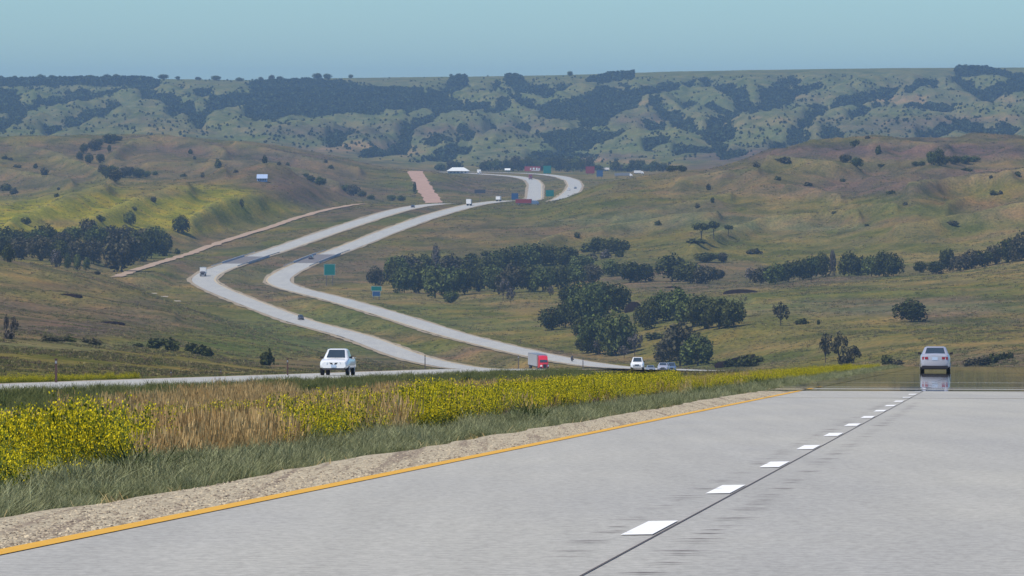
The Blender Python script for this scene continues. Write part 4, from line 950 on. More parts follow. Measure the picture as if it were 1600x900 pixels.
# central belt
tree("round_tree", "oak", 586, 446, 30, 31, "round dark tree alone between the green signs and the central wood")
row("belt_tree", "oak", [(618,436,34,36),(640,432,34,34),(662,430,34,32),(681,428,16,42,"tall"),(705,430,40,32),(735,430,36,30),(764,430,34,30),(780,424,30,34),(800,424,34,38),(820,420,36,38),(842,416,38,36),(862,414,34,32),(884,416,34,32),(908,424,36,26)],
    "dark tree", "in the back row of the central wood", "back row of the central wood")
row("belt_tree", "oak", [(614,450,26,40),(632,458,34,46),(655,458,36,46),(680,466,40,52),(708,462,38,46),(726,460,36,44),(748,456,36,42),(772,456,36,42),(800,458,38,44,None,2),(826,456,38,42),(848,456,34,40),(872,452,34,38),(898,446,36,34),(926,442,34,30)],
    "dark tree", "in the front row of the central wood", "front row of the central wood")
tree("round_tree", "oak", 705, 474, 24, 20, "small round bush tree before the front row of the central wood", leaf=1)
row("grey_tree", "open", [(786,470,22,34,None,2),(798,474,16,24,None,2),(860,466,12,20,None,2)], "bare greyish tree", "before the front row of the central wood", "greyish trees of the central wood")
row("belt_tree", "oak", [(955,432,34,26,None,1),(985,442,40,34),(1008,440,34,28),(1050,440,50,42),(1078,443,44,36),(1102,444,36,30),(1122,438,20,18,None,2)], "dark tree", "right of the central wood, before the rising hill", "eastern end of the tree belt")
row("hill_bush", "shrub", [(916,394,24,14),(934,396,34,26,"oak"),(958,396,38,26,"oak"),(975,391,22,16)], "dark bush", "in the large thicket above the central wood", "thicket above the central wood", "bush")
row("belt_tree", "shrub", [(736,404,22,9),(760,400,24,8),(925,408,26,12,None,1),(946,404,16,14,None,2),(968,402,16,12)], "low dark bush", "on the slope just above the central wood", "bushes above the central wood", "bush")
row("savanna_tree", "umbrella", [(1096,376,30,28),(1115,374,22,28),(1138,368,20,18)], "flat topped tree", "of the three on the pale hill spur", "three flat topped trees on the hill spur")
tree("hill_bush", "shrub", 1089, 380, 30, 9, "low dark brush at the foot of the flat topped trees", cat="bush")
row("belt_tree", "oak", [(1104,410,34,16),(1128,410,18,16,None,2)], "rounded tree", "on the slope behind the east end of the tree belt", "trees behind the belt")
# centre clusters
row("cluster_tree", "oak", [(888,480,32,34),(912,478,36,36),(935,476,38,38),(862,516,38,36),(884,512,36,38),(905,508,44,52,None,1),(930,500,48,56,None,1),(962,490,38,46)], "tree", "in the rear of the leafy creek cluster", "leafy cluster below the central wood")
row("cluster_tree", "oak", [(916,552,34,34),(934,554,46,62,None,1),(962,556,52,72,None,1),(978,548,32,44),(912,532,40,38)], "tall green tree", "at the front of the leafy creek cluster", "leafy cluster below the central wood")
row("grey_tree", "open", [(936,556,18,26,None,2),(992,556,26,34,None,2),(975,560,20,20,None,2)], "greyish twiggy tree", "in the creek gap between the two leafy clusters", "greyish trees in the creek gap")
row("cluster_tree", "oak", [(1008,516,30,46),(1016,508,28,42),(1036,502,40,48,None,1),(1058,500,44,50,None,1),(1082,512,46,50),(1102,514,46,52),(1124,514,44,50),(1146,512,40,44)], "tree", "in the wide dark cluster right of the creek gap", "wide dark cluster right of the creek gap")
tree("dead_tree", "snag", 1160, 485, 26, 26, "leafless pale snag leaning out of the right side of the wide dark cluster")
row("bank_shrub", "shrub", [(1124,573,26,9),(1142,573,28,14),(1160,573,26,18),(1174,573,26,22),(1187,566,14,12)], "dark shrub", "on the eroded bank right of the oncoming cars", "dark shrubs on the eroded bank", "shrub")
row("cluster_tree", "oak", [(1040,566,34,38,None,2),(1062,572,58,68,None,2),(1090,572,48,48,None,1)], "tree", "of the group behind the oncoming cars", "group of trees behind the oncoming cars")
tree("creek_shrub", "shrub", 1025, 530, 40, 10, "long low dark shrubs on the slope below the wide dark cluster", cat="shrub")
# right belt
row("belt_tree", "oak", [(1172,442,24,24,"open",2),(1190,443,28,26),(1212,444,32,32),(1232,441,30,32),(1250,438,28,34),(1268,436,26,36),(1284,433,26,40),(1301,431,12,38,"tall"),(1326,432,30,38),(1346,430,28,30),(1362,432,30,32),(1380,432,34,40),(1396,432,30,36)],
    "dark tree", "in the long belt crossing the right meadow", "long tree belt on the right meadow")
row("belt_tree", "oak", [(1437,426,20,18),(1462,428,30,20),(1480,424,26,36),(1500,423,28,24,None,2),(1518,420,32,30),(1534,417,30,26),(1555,413,26,30,None,2),(1576,410,32,38),(1596,408,36,46),(1625,404,40,44)],
    "dark tree", "in the tree line climbing to the right edge", "tree line climbing to the right edge")
tree("lone_tree", "oak", 1424, 503, 54, 37, "broad dark tree standing alone in the middle of the right meadow", leaf=0)
tree("small_tree", "open", 1220, 509, 30, 37, "small thin tree left in the meadow beside a low bush")
tree("meadow_bush", "shrub", 1253, 507, 20, 10, "low bush right beside the small thin meadow tree", cat="bush")
tree("meadow_bush", "shrub", 1279, 507, 5, 9, "tiny upright bush alone in the meadow right of the thin tree", cat="bush")
row("twin_tree", "open", [(1290,567,26,46,None,0),(1311,567,28,48,None,0),(1334,567,30,28,None,0),(1322,569,24,18,"shrub",1)], "brownish open crowned tree", "of the group standing behind the yellow flower strip", "open crowned trees behind the flower strip")
row("roadside_bush", "shrub", [(1386,570,22,17),(1402,571,24,10,None,1)], "dark low bush", "just left of the silver car", "bushes left of the silver car", "bush")
row("roadside_bush", "shrub", [(1520,572,28,14,None,1),(1537,572,28,18,None,1),(1553,568,22,18),(1566,562,20,12),(1578,561,16,12)], "bush", "in the row right of the silver car", "bushes right of the silver car", "bush")
# right hills
for k, it in enumerate([(1028,352,10,8,"nearest one on the spur above the central thicket"),(1090,326,8,9,"low on the hill flank, left of two"),(1113,317,8,10,"tall narrow one on the hill flank"),(1107,297,10,11,"dark, upper of the three on the hill flank"),
     (902,372,12,10,"low on the slope at the left of the big thicket"),(1178,397,26,9,"flat one on the pale slope right of the spur"),(1215,282,12,7,"on the slope under the purple ridge"),(1262,290,16,6,"low flat one under the purple ridge"),
     (1316,284,8,6,"small one in the middle of the right hills"),(1303,333,9,5,"small flat one on the lower right hills"),(1354,354,8,5,"small green one on the lower right hills"),(1488,352,20,8,"dark with a green patch on the lower right hills"),
     (1552,304,14,7,"low on the right slope, left of a reddish one"),(1563,303,8,6,"reddish one on the right slope"),(1392,303,14,6,"in the middle of the purple patch"),(1414,320,10,5,"flat one below the purple patch"),
     (1372,241,12,14,"alone below the purple ridge crest"),(1355,216,9,5,"on the highest crest of the right hills"),(1336,227,16,10,"dark, leaning on the crest of the right hills"),(1224,254,26,9,"at the left end of the purple ridge"),
     (1510,268,24,6,"long low one under the dark thicket"),(1548,278,6,5,"tiny one far right below the dark thicket"),(1590,276,14,8,"at the right edge of the hills"),(1182,262,14,9,"on the ridge left of the purple patch"),(1378,262,16,5,"flat one below the lone crest bush")]):
    tree("hill_bush", "shrub", it[0], it[1], it[2], it[3], "dark bush " + it[4], "bushes dotted over the right hills", "bush", k % 2)
row("hill_tree", "oak", [(1320,254,20,14),(1338,258,22,15)], "dark round tree", "of the pair below the purple ridge", "pair of trees below the purple ridge")
row("hill_tree", "oak", [(1430,259,12,8),(1440,259,14,8),(1455,258,18,22),(1466,258,18,28),(1478,258,16,14),(1492,257,22,14),(1508,256,22,13),(1522,253,18,9)], "dark tree", "in the thicket on the purple ridge", "thicket on the purple ridge")
# town trees at the foot of the bluffs
tt = []
rr = random.Random(77)
for px in [688,704,716,758,764,776,790,797,806,816,826,838,846,856,868,878,889,900,910,922,934,962,972,982,990,1000,1010,1022,1036,1050,1064]:
    tt.append((px, 268.5 if px > 880 else 267.5, rr.uniform(14, 22), rr.uniform(10, 20) + (6 if 800 < px < 930 else 0)))
for half, nm in ((tt[:6], "before the bluffs near the white roofed building"), (tt[6:24], "in the long line behind the far highway"), (tt[24:], "toward the right hill behind the far highway")):
    row("cottonwood", "oak", half, "dark green tree", nm, "trees of the river flat")
# woods on the bluffs: a mass nobody could count
def bluff_points(n, seed):
    r = np.random.default_rng(seed); idx = np.argwhere(vis & (yr[:, None] > 5750) & (yr[:, None] < 8700) & (pc[None, :] > -150) & (pc[None, :] < 1750))
    pr = np.zeros(len(idx)); s_ = SY[idx[:, 0], idx[:, 1]]
    k0 = np.argmax(yr > 5650); w_ = wd_full[idx[:, 0], idx[:, 1]]
    nz = fbm(Xg[idx[:, 0], idx[:, 1]] / 40.0, Yg[idx[:, 0], idx[:, 1]] / 110.0, 3)
    cellh = np.abs(SY[idx[:, 0] - 1, idx[:, 1]] - s_) + 0.02
    pr = cellh * (np.clip(w_ - 0.16, 0, 0.30) * 2.4 + 0.012 + 0.03 * (nz > 0.60) + 0.35 * ((nz > 0.58) & (w_ > 0.12)))
    pr = pr * np.where((s_ < 127) & (pc[idx[:, 1]] < 480), 1.6, 1.0) * np.where((s_ < 119) & (pc[idx[:, 1]] > 540) & (w_ < 0.35), 0.05, 1.0)
    pr /= pr.sum(); ch = r.choice(len(idx), n, p=pr)
    i = idx[ch, 0] + r.uniform(-.5, .5, n); j = idx[ch, 1] + r.uniform(-.5, .5, n)
    Y = np.interp(i, np.arange(NR), yr); X = np.interp(j, np.arange(NC), qcol) * Y
    return X, Y
def bluff_clump(seed):
    L = [(0, 0, .5, .42, .5), (.2, .15, .35, .3, .35), (-.22, -.1, .38, .28, .36)]
    me = crown_mesh("bluff_tree", seed, L, 46, 0.36, mt_leaf[3], 0.2, 0.02)
    return bpy.data.objects.new("bluff_tree", me)
X, Y = bluff_points(60000, 31)
ib = np.clip(np.interp(Y, yr, np.arange(NR)).round().astype(int), 0, NR - 1); jb = np.clip(np.interp(X / Y, qcol, np.arange(NC)).round().astype(int), 0, NC - 1)
wb_ = wd_full[ib, jb]
scatter("bluff_woods", "dark blue green woods filling the ravines of the far bluffs", pts(X, Y) - np.array([0, 0, 0.6]), [bluff_clump(k) for k in range(5)], 2.0, 5.2, 31, 0.05, 0.62 + 0.48 * sstep(0.2, 0.6, wb_))
row("rim_tree", "oak", [(2,124,10,6),(24,124,10,6),(48,123,12,6),(64,124,14,8),(82,124,10,7),(95,123,8,8),(142,124,16,7),(168,124,14,8),(182,124,14,8),(214,124,12,6),(236,124,8,5),(255,124,16,8),(278,124,8,5),(310,125,10,5),(338,126,18,8),(374,127,14,6),(408,126,8,6),(425,125,10,8),(438,125,10,6)], "small dark tree", "on the left skyline of the bluffs", "trees on the left skyline of the bluffs")
row("rim_tree", "oak", [(496,124,18,10),(512,124,14,9),(548,122,8,6),(705,120,6,5),(756,118,5,5),(891,119,9,8),(988,114,6,5)], "small dark tree", "on the middle skyline of the bluffs", "trees on the middle skyline of the bluffs")

# ================================================================== VEHICLES
mt_paint_w = simple("white_car_paint", (0.80, 0.81, 0.82), 0.28, var=0.02, spec=0.5, coat=0.6)
mt_paint_s = simple("silver_white_car_paint", (0.40, 0.41, 0.47), 0.30, 0.15, var=0.02, spec=0.5, coat=0.6)
mt_red = simple("red_truck_paint", (0.62, 0.02, 0.04), 0.3, var=0.03, spec=0.5, coat=0.5)
mt_dred = simple("dark_red_paint", (0.22, 0.03, 0.04), 0.4, var=0.05, coat=0.2)
mt_dark = simple("dark_car_paint", (0.05, 0.045, 0.06), 0.3, var=0.05, spec=0.5, coat=0.5)
mt_greyp = simple("grey_car_paint", (0.20, 0.22, 0.25), 0.3, var=0.05, spec=0.5, coat=0.5)
mt_bluep = simple("blue_grey_paint", (0.10, 0.15, 0.24), 0.4, var=0.05, coat=0.3)
mt_glass = simple("tinted_glass", (0.035, 0.05, 0.065), 0.08, var=0.2, scale=2.0, spec=0.8)
mt_tyre = simple("tyre_rubber", (0.018, 0.017, 0.02), 0.85)
mt_rim = simple("alloy_rim", (0.42, 0.42, 0.44), 0.35, 0.7)
mt_black = simple("black_plastic", (0.022, 0.02, 0.025), 0.55)
mt_tail = simple("tail_lamp_red", (0.26, 0.01, 0.02), 0.25, var=0.1, spec=0.5)
mt_head = simple("head_lamp_glass", (0.62, 0.66, 0.70), 0.12, var=0.1, spec=0.8)
mt_plate = simple("licence_plate", (0.42, 0.52, 0.66), 0.5, var=0.15, scale=30.0)
mt_trail = simple("trailer_side_grey", (0.40, 0.41, 0.43), 0.5, var=0.08)
mt_boxw = simple("white_box_body", (0.82, 0.82, 0.80), 0.45, var=0.03)
mt_metal = simple("galvanised_steel", (0.36, 0.37, 0.38), 0.5, 0.6)

def half_ring(y, pts_):
    """pts_: (x, z) from bottom centre outwards and up to the top centre; mirrored into a closed ring."""
    r = [(x, y, z) for x, z in pts_]
    return r + [(-x, y, z) for x, z in reversed(pts_) if x > 1e-6]
def wheels(root, W, r_, ys, wd=0.22):
    for y in ys:
        for s_ in (-1, 1):
            x1 = s_ * W; x0 = s_ * (W - wd)
            mb = MB(); mb.cyl((x0, y, r_), (x1, y, r_), r_, r_, 20); mb.cyl((x0 - s_ * 0.001, y, r_), (x0 + s_ * 0.02, y, r_), r_ * 0.9, r_ * 0.9, 20)
            wh = mb.build("wheel", mt_tyre, root, True)
            mb = MB(); mb.cyl((x1 - s_ * .01, y, r_), (x1 + s_ * 0.012, y, r_), r_ * 0.62, r_ * 0.5, 16)
            for k in range(5):
                a = k * 2 * math.pi / 5; mb.box((x1 + s_ * 0.012, y + math.cos(a) * r_ * .3, r_ + math.sin(a) * r_ * .3), (0.02, 0.06, r_ * .5), 0)
            mb.build("rim", mt_rim, wh)
def car(name, paint, loc, rz, label, cat="car", kind="sedan", group=None, face="rear"):
    t = empty(name, loc, rz); tag(t, label, cat, group)
    L = 2.38
    if kind == "sedan":
        st = [(-L, .30, .66, .40, .92), (-L + .10, .24, .84, .60, .98), (-L + .45, .20, .90, .64, 1.04), (-1.2, .20, .915, .66, 1.02), (0, .20, .92, .66, .98), (1.0, .20, .915, .64, .97), (1.55, .22, .90, .62, .90), (2.05, .24, .86, .58, .80), (L - .02, .30, .72, .48, .66)]
        roof = (-1.95, -1.05, 0.30, 1.15, 1.44, .97)
    elif kind == "pickup":
        L = 2.62
        st = [(-L, .52, .90, .66, 1.08), (-L + .06, .46, .95, .70, 1.12), (-1.6, .44, .97, .72, 1.12), (-.8, .44, .97, .72, 1.12), (.4, .44, .97, .72, 1.13), (1.25, .44, .96, .70, 1.13), (1.9, .44, .95, .68, 1.06), (2.4, .44, .92, .66, .98), (L, .48, .80, .60, .88)]
        roof = (-.95, -.70, .45, 1.30, 1.76, 1.11)
    else:
        st = [(-L, .36, .72, .50, 1.05), (-L + .08, .30, .88, .62, 1.10), (-1.2, .28, .93, .70, 1.10), (0, .28, .93, .70, 1.08), (1.1, .28, .93, .68, 1.08), (1.6, .30, .92, .66, 1.02), (2.15, .32, .88, .62, .95), (L, .36, .76, .52, .80)]
        roof = (-2.25, -1.95, 0.45, 1.25, 1.78, 1.08)
    rings = []
    for (y, zb, w_, zm, zt) in st:
        rings.append(half_ring(y, [(0, zb), (w_ * .82, zb), (w_ * .97, zb + .08), (w_, zm), (w_ * .975, zt - .14), (w_ * .90, zt - .03), (w_ * .6, zt), (0, zt + .015)]))
    mb = MB(); mb.loft(rings); body = mb.build("body", paint, t, True, 40)
    y0, y1, y2, y3, zr, zb = roof
    def ring(z, ya, yb, w_, r_=0.12):
        return [(w_ - r_, ya, z), (w_, ya + r_ * 1.2, z), (w_, yb - r_ * 1.5, z), (w_ - r_ * 1.4, yb, z), (-w_ + r_ * 1.4, yb, z), (-w_, yb - r_ * 1.5, z), (-w_, ya + r_ * 1.2, z), (-w_ + r_, ya, z)]
    zrm = zr - .05
    mb = MB(); mb.loft([ring(zb - .06, y0 - .03, y3 + .05, .84), ring(zb, y0, y3, .815), ring(zb + (zrm - zb) * .5, (y0 * .5 + y1 * .5), (y3 * .5 + y2 * .5), .73), ring(zrm, y1, y2, .63), ring(zr, y1 + .15, y2 - .2, .50)])
    cab = mb.build("cabin", paint, t, True, 50)
    # glass: rear window, windscreen, side windows, set just proud of the cabin skin
    def sheet(nm, p, off):
        mb = MB(); q = [Vector(a) + Vector(off) for a in p]; mb.add(q, [tuple(range(len(q)))]); return mb.build(nm, mt_glass, cab)
    dzr = zrm - zb
    f = lambda ya, yb, t_: ya + (yb - ya) * t_
    sheet("rear_window", [(-.60, f(y0, y1, .14), zb + dzr * .14), (.60, f(y0, y1, .14), zb + dzr * .14), (.50, f(y0, y1, .92), zb + dzr * .92), (-.50, f(y0, y1, .92), zb + dzr * .92)], (0, -.02, .012))
    sheet("windscreen", [(.62, f(y3, y2, .08), zb + dzr * .08), (-.62, f(y3, y2, .08), zb + dzr * .08), (-.50, f(y3, y2, .94), zb + dzr * .94), (.50, f(y3, y2, .94), zb + dzr * .94)], (0, .02, .014))
    for s_ in (-1, 1):
        ym = (y1 + y2) / 2
        for a0, a1, b0, b1 in ((f(y0, y1, .55), ym - .05, f(y0, y1, 1.05), ym - .05), (ym + .05, f(y3, y2, .45), ym + .05, f(y3, y2, 1.05))):
            sheet("side_window", [(s_ * .80, a0, zb + dzr * .15), (s_ * .80, a1, zb + dzr * .15), (s_ * .665, b1, zb + dzr * .88), (s_ * .665, b0, zb + dzr * .88)], (s_ * .012, 0, 0))
        mb = MB(); mb.loft([[(s_ * (.86 + dx), .86 + dy, zb + .06 + dz) for dx, dz in ((0, -.05), (.20, -.05), (.20, .09), (0, .06))] for dy in (0, .10)]); mb.build("side_mirror", mt_black if paint is not mt_greyp else mt_black, t)
        # lamps
        w_ = st[1][2]
        mb = MB(); zt = st[1][4]
        mb.loft([[(s_ * (w_ * .90), -L + .03, zt - .30), (s_ * (w_ * .92), -L + .03, zt - .14), (s_ * .42, -L - .035, zt - .14), (s_ * .42, -L - .035, zt - .27)], [(s_ * (w_ * .97), -L + .25, zt - .28), (s_ * (w_ * .97), -L + .25, zt - .14), (s_ * .42, -L + .1, zt - .14), (s_ * .42, -L + .1, zt - .27)]])
        mb.build("tail_lamp", mt_tail, t)
        zf = st[-1][4]
        mb = MB(); mb.loft([[(s_ * .80, L - .20, zf - .14), (s_ * .78, L - .20, zf + .03), (s_ * .40, L + .035, zf - .02), (s_ * .44, L + .035, zf - .13)], [(s_ * .86, L - .45, zf - .12), (s_ * .82, L - .45, zf + .06), (s_ * .42, L - .2, zf + .04), (s_ * .44, L - .2, zf - .13)]])
        mb.build("head_lamp", mt_head, t)
    mb = MB(); mb.box((0, -L - .012, st[1][4] - .24), (.34, .02, .17)); mb.build("licence_plate", mt_plate, t)
    mb = MB(); mb.box((0, -L + .06, st[1][1] + .02), (1.55, .22, .16)); mb.box((0, -L + .3, st[1][1] - .04), (1.2, .5, .06)); mb.build("bumper_valance", mt_black, t)
    zf = st[-1][4]
    if face == "nostril":
        mb = MB()
        for s_ in (-1, 1):
            mb.loft([[(s_ * .05, L + o, zf - .17), (s_ * .08, L + o, zf - .06), (s_ * .28, L - .02 + o, zf - .04), (s_ * .20, L - .01 + o, zf - .14)] for o in (-.1, .022)])
        mb.build("grille", mt_black, t)
        mb = MB(); mb.box((0, L + .03, zf - .27), (.34, .02, .15)); mb.build("licence_plate", mt_plate, t)
        mb = MB(); mb.loft([[(-.70, L - .06 + o, .36), (.70, L - .06 + o, .36), (.74, L - .10 + o, .47), (-.74, L - .10 + o, .47)] for o in (-.1, .06)]); mb.build("lower_intake", mt_black, t)
    else:
        mb = MB(); mb.box((0, L - .01, zf - .10), (.62, .06, .12)); mb.box((0, L - .03, zf - .26), (1.1, .08, .12)); mb.build("grille", mt_black, t)
    mb = MB(); mb.box((0, 0, st[3][1] - .02), (1.5, 4.2, .10)); mb.build("underbody", mt_black, t)
    if kind == "pickup":
        mb = MB(); mb.box((0, -1.80, 1.135), (1.60, 1.45, .05)); mb.build("bed_cover", mt_black, t)
        for s_ in (-1, 1):
            mb = MB(); mb.box((s_ * .90, -1.80, 1.15), (.10, 1.5, .08)); mb.build("bed_rail", paint, t)
    wheels(t, .90 if kind != "pickup" else .94, .33 if kind == "sedan" else .38, (-1.38, 1.42) if kind != "pickup" else (-1.65, 1.70))
    return t
def road_pose(PT, Y, lane):
    x, z, sl = PT.at(np.array([float(Y)])); h = math.atan(sl[0]); n_ = 1 / math.sqrt(1 + sl[0] ** 2)
    X = float(x[0] + lane * n_); Yv = float(Y - lane * sl[0] * n_)
    zz = PT.at(np.array([Yv]))[1][0]
    dzd = (PT.at(np.array([Yv + 2.0]))[1][0] - PT.at(np.array([Yv - 2.0]))[1][0]) / 4.0
    return Vector((X, Yv, float(zz))), -h, math.atan(dzd)
def on_road(PT, px, y0, y1, lane, up=0.05):
    """Distance at which that lane crosses photo column px, searched between y0 and y1."""
    best = None
    for Y in np.arange(y0, y1, 2.0):
        p, h, pi_ = road_pose(PT, Y, lane); sx = 800 + F * p.x / p.y
        if best is None or abs(sx - px) < best[0]: best = (abs(sx - px), Y, p, h, pi_)
    p = best[2].copy(); p.z += up
    return p, best[3], best[4]
def settle(t, pitch, flip=False):
    t.rotation_euler = (pitch if not flip else -pitch, 0, t.rotation_euler[2])

p, h, pi_ = on_road(EB, 1462, 345, 400, 1.5, 0.03)
lane_car = (1462 - 800) / F * 373; xe = EB.at(np.array([373.0]))[0][0]
p = Vector((lane_car, 373.0, EB.at(np.array([373.0]))[1][0] + 0.032))
t = car("sedan", mt_paint_s, p, h, "silver white sedan seen from behind driving ahead on the near carriageway", group=None); settle(t, math.atan(M548)); t.scale = (1.0, 1.0, 1.06)
Yp = 405.0; xp = (527.5 - 800) / F * Yp
zp = WB.at(np.array([Yp]))[1][0] + 0.01
t = car("pickup_truck", mt_paint_w, Vector((xp, Yp, zp)), math.pi - math.atan(TAN), "white pickup with split black grille coming toward the camera on the opposite carriageway", cat="pickup", kind="pickup", face="nostril"); settle(t, math.atan(M548), True)

def box_truck(name, loc, rz, label, cabm, boxm, L=8.5, H=3.9, cabL=2.2, cat="truck", group=None, cab_h=2.9, semi=False, Wb=1.27):
    """Front at +y. Cab, windscreen, grille, cargo box, bumper, wheels."""
    t = empty(name, loc, rz); tag(t, label, cat, group)
    y1 = L / 2; yc = y1 - cabL
    mb = MB(); W = 1.2
    if semi:
        mb.loft([half_ring(y1, [(0, .7), (.62, .7), (.66, 1.75), (0, 1.85)]), half_ring(y1 - 1.5, [(0, .7), (1.0, .7), (1.0, 1.95), (0, 2.05)]), half_ring(y1 - 1.55, [(0, .7), (1.15, .7), (1.15, 2.2), (0, 2.3)])])
        mb.loft([half_ring(y1 - 1.5, [(0, .7), (1.15, .7), (1.15, 2.1), (0, 2.1)]), half_ring(y1 - 1.9, [(0, .7), (1.18, .7), (1.12, 2.8), (0, 2.9)]), half_ring(y1 - 2.6, [(0, .7), (1.18, .7), (1.15, 3.7), (0, 3.85)]), half_ring(y1 - 3.9, [(0, .7), (1.18, .7), (1.15, 3.8), (0, 3.95)])])
        cab = mb.build("cab", cabm, t, True, 30)
        mb = MB(); mb.quad((-1.0, y1 - 1.50, 2.14), (1.0, y1 - 1.50, 2.14), (.98, y1 - 1.86, 2.78), (-.98, y1 - 1.86, 2.78)); mb.v = [(a, b_ + .03, c) for a, b_, c in mb.v]; mb.build("windscreen", mt_glass, cab)
        mb = MB(); mb.box((0, y1 + .02, 1.25), (.9, .06, .9)); mb.build("grille", mt_black, t)
        mb = MB(); mb.box((0, y1 - .05, .55), (2.3, .35, .40)); mb.build("bumper", mt_black, t)
        for s_ in (-1, 1):
            mb = MB(); mb.loft([[(s_ * .68, y1 - .1, 1.1), (s_ * 1.12, y1 - .3, 1.1), (s_ * 1.12, y1 - .3, 1.4), (s_ * .68, y1 - .1, 1.4)], [(s_ * .68, y1 - .4, 1.1), (s_ * 1.12, y1 - .6, 1.1), (s_ * 1.12, y1 - .6, 1.5), (s_ * .68, y1 - .4, 1.5)]]); mb.build("head_lamp", mt_head, t)
            mb = MB(); mb.cyl((s_ * 1.22, y1 - 3.6, 1.2), (s_ * 1.22, y1 - 3.6, 4.0), .08, .08, 8); mb.build("exhaust_stack", mt_rim, t)
        ystart = y1 - 4.6
        wy = [y1 - .9, y1 - 4.2, y1 - 5.4, -L / 2 + 1.2, -L / 2 + 2.5]
    else:
        mb.loft([half_ring(y1, [(0, .5), (1.0, .5), (1.05, 1.4), (.95, 1.55), (0, 1.6)]), half_ring(y1 - .45, [(0, .5), (1.12, .5), (1.12, 1.6), (1.0, 1.75), (0, 1.8)]), half_ring(y1 - 1.0, [(0, .5), (1.15, .5), (1.12, 1.7), (.98, cab_h - .3), (0, cab_h - .2)]), half_ring(y1 - cabL, [(0, .5), (1.15, .5), (1.12, 1.7), (1.0, cab_h - .1), (0, cab_h)])])
        cab = mb.build("cab", cabm, t, True, 35)
        mb = MB(); mb.quad((-.95, y1 - .42, 1.78), (.95, y1 - .42, 1.78), (.85, y1 - .95, cab_h - .32), (-.85, y1 - .95, cab_h - .32)); mb.v = [(a, b_ + .03, c + .03) for a, b_, c in mb.v]; mb.build("windscreen", mt_glass, cab)
        mb = MB(); mb.box((0, y1 + .01, 1.05), (1.3, .06, .5)); mb.build("grille", mt_black, t)
        mb = MB(); mb.box((0, y1 + .03, .5), (2.2, .2, .28)); mb.build("bumper", mt_rim, t)
        for s_ in (-1, 1):
            mb = MB(); mb.box((s_ * .88, y1 + .01, 1.08), (.28, .08, .26)); mb.build("head_lamp", mt_head, t)
        ystart = y1 - cabL - .1; wy = [y1 - 1.0, -L / 2 + 1.8]
    mb = MB(); bl_ = ystart + L / 2
    mb.box((0, ystart - bl_ / 2, (H + 1.0) / 2), (2 * Wb, bl_, H - 1.0)); bx_ = mb.build("cargo_box", boxm, t)
    mb = MB(); mb.box((0, ystart - bl_ / 2, 1.0), (2 * Wb + .04, bl_ + .04, .10)); mb.box((0, ystart - bl_ / 2, H), (2 * Wb + .04, bl_ + .04, .06)); mb.build("frame_rail", mt_metal, bx_)
    mb = MB(); mb.box((0, 0, .72), (.9, L * .96, .25)); mb.build("chassis", mt_black, t)
    wheels(t, 1.2, .5, wy, .5)
    return t
# red semi truck in the oncoming lanes, its wheels below the crest
p, h, q = on_road(WB, 842, 1450, 1660, -1.8); 
t = box_truck("semi_truck", p + Vector((0, 0, .0)), math.pi + h + 0.11, "red semi truck with a grey trailer coming over the dip on the opposite carriageway", mt_red, mt_trail, 17.0, 4.0, semi=True)
# queue of oncoming cars beyond the median flowers
def mk_car(px, y0, y1, lane, paint, label, kind="sedan", PT=WB, flip=True, group=None, cat="car", name="car"):
    p, h, q = on_road(PT, px, y0, y1, lane)
    t = car(name, paint, p, (math.pi if flip else 0) + h, label, kind=kind, group=group, cat=cat); settle(t, q, flip); return t
mk_car(996, 700, 870, -1.8, mt_paint_w, "white pickup like van at the head of the oncoming line behind the yellow flowers", "suv", group="oncoming cars behind the flowers", cat="van", name="van")
mk_car(1016, 900, 1300, 1.6, mt_greyp, "low grey car just right of the white van, only its roof showing", group="oncoming cars behind the flowers")
mk_car(1036, 900, 1250, -1.8, mt_paint_s, "pale silver car between the low grey car and the dark taller car", group="oncoming cars behind the flowers")
mk_car(1049, 900, 1200, 1.6, mt_bluep, "dark blue grey tall car in the middle of the oncoming line", "suv", group="oncoming cars behind the flowers")
mk_car(1079, 900, 1160, -1.8, mt_greyp, "grey car at the right end of the oncoming line", group="oncoming cars behind the flowers")
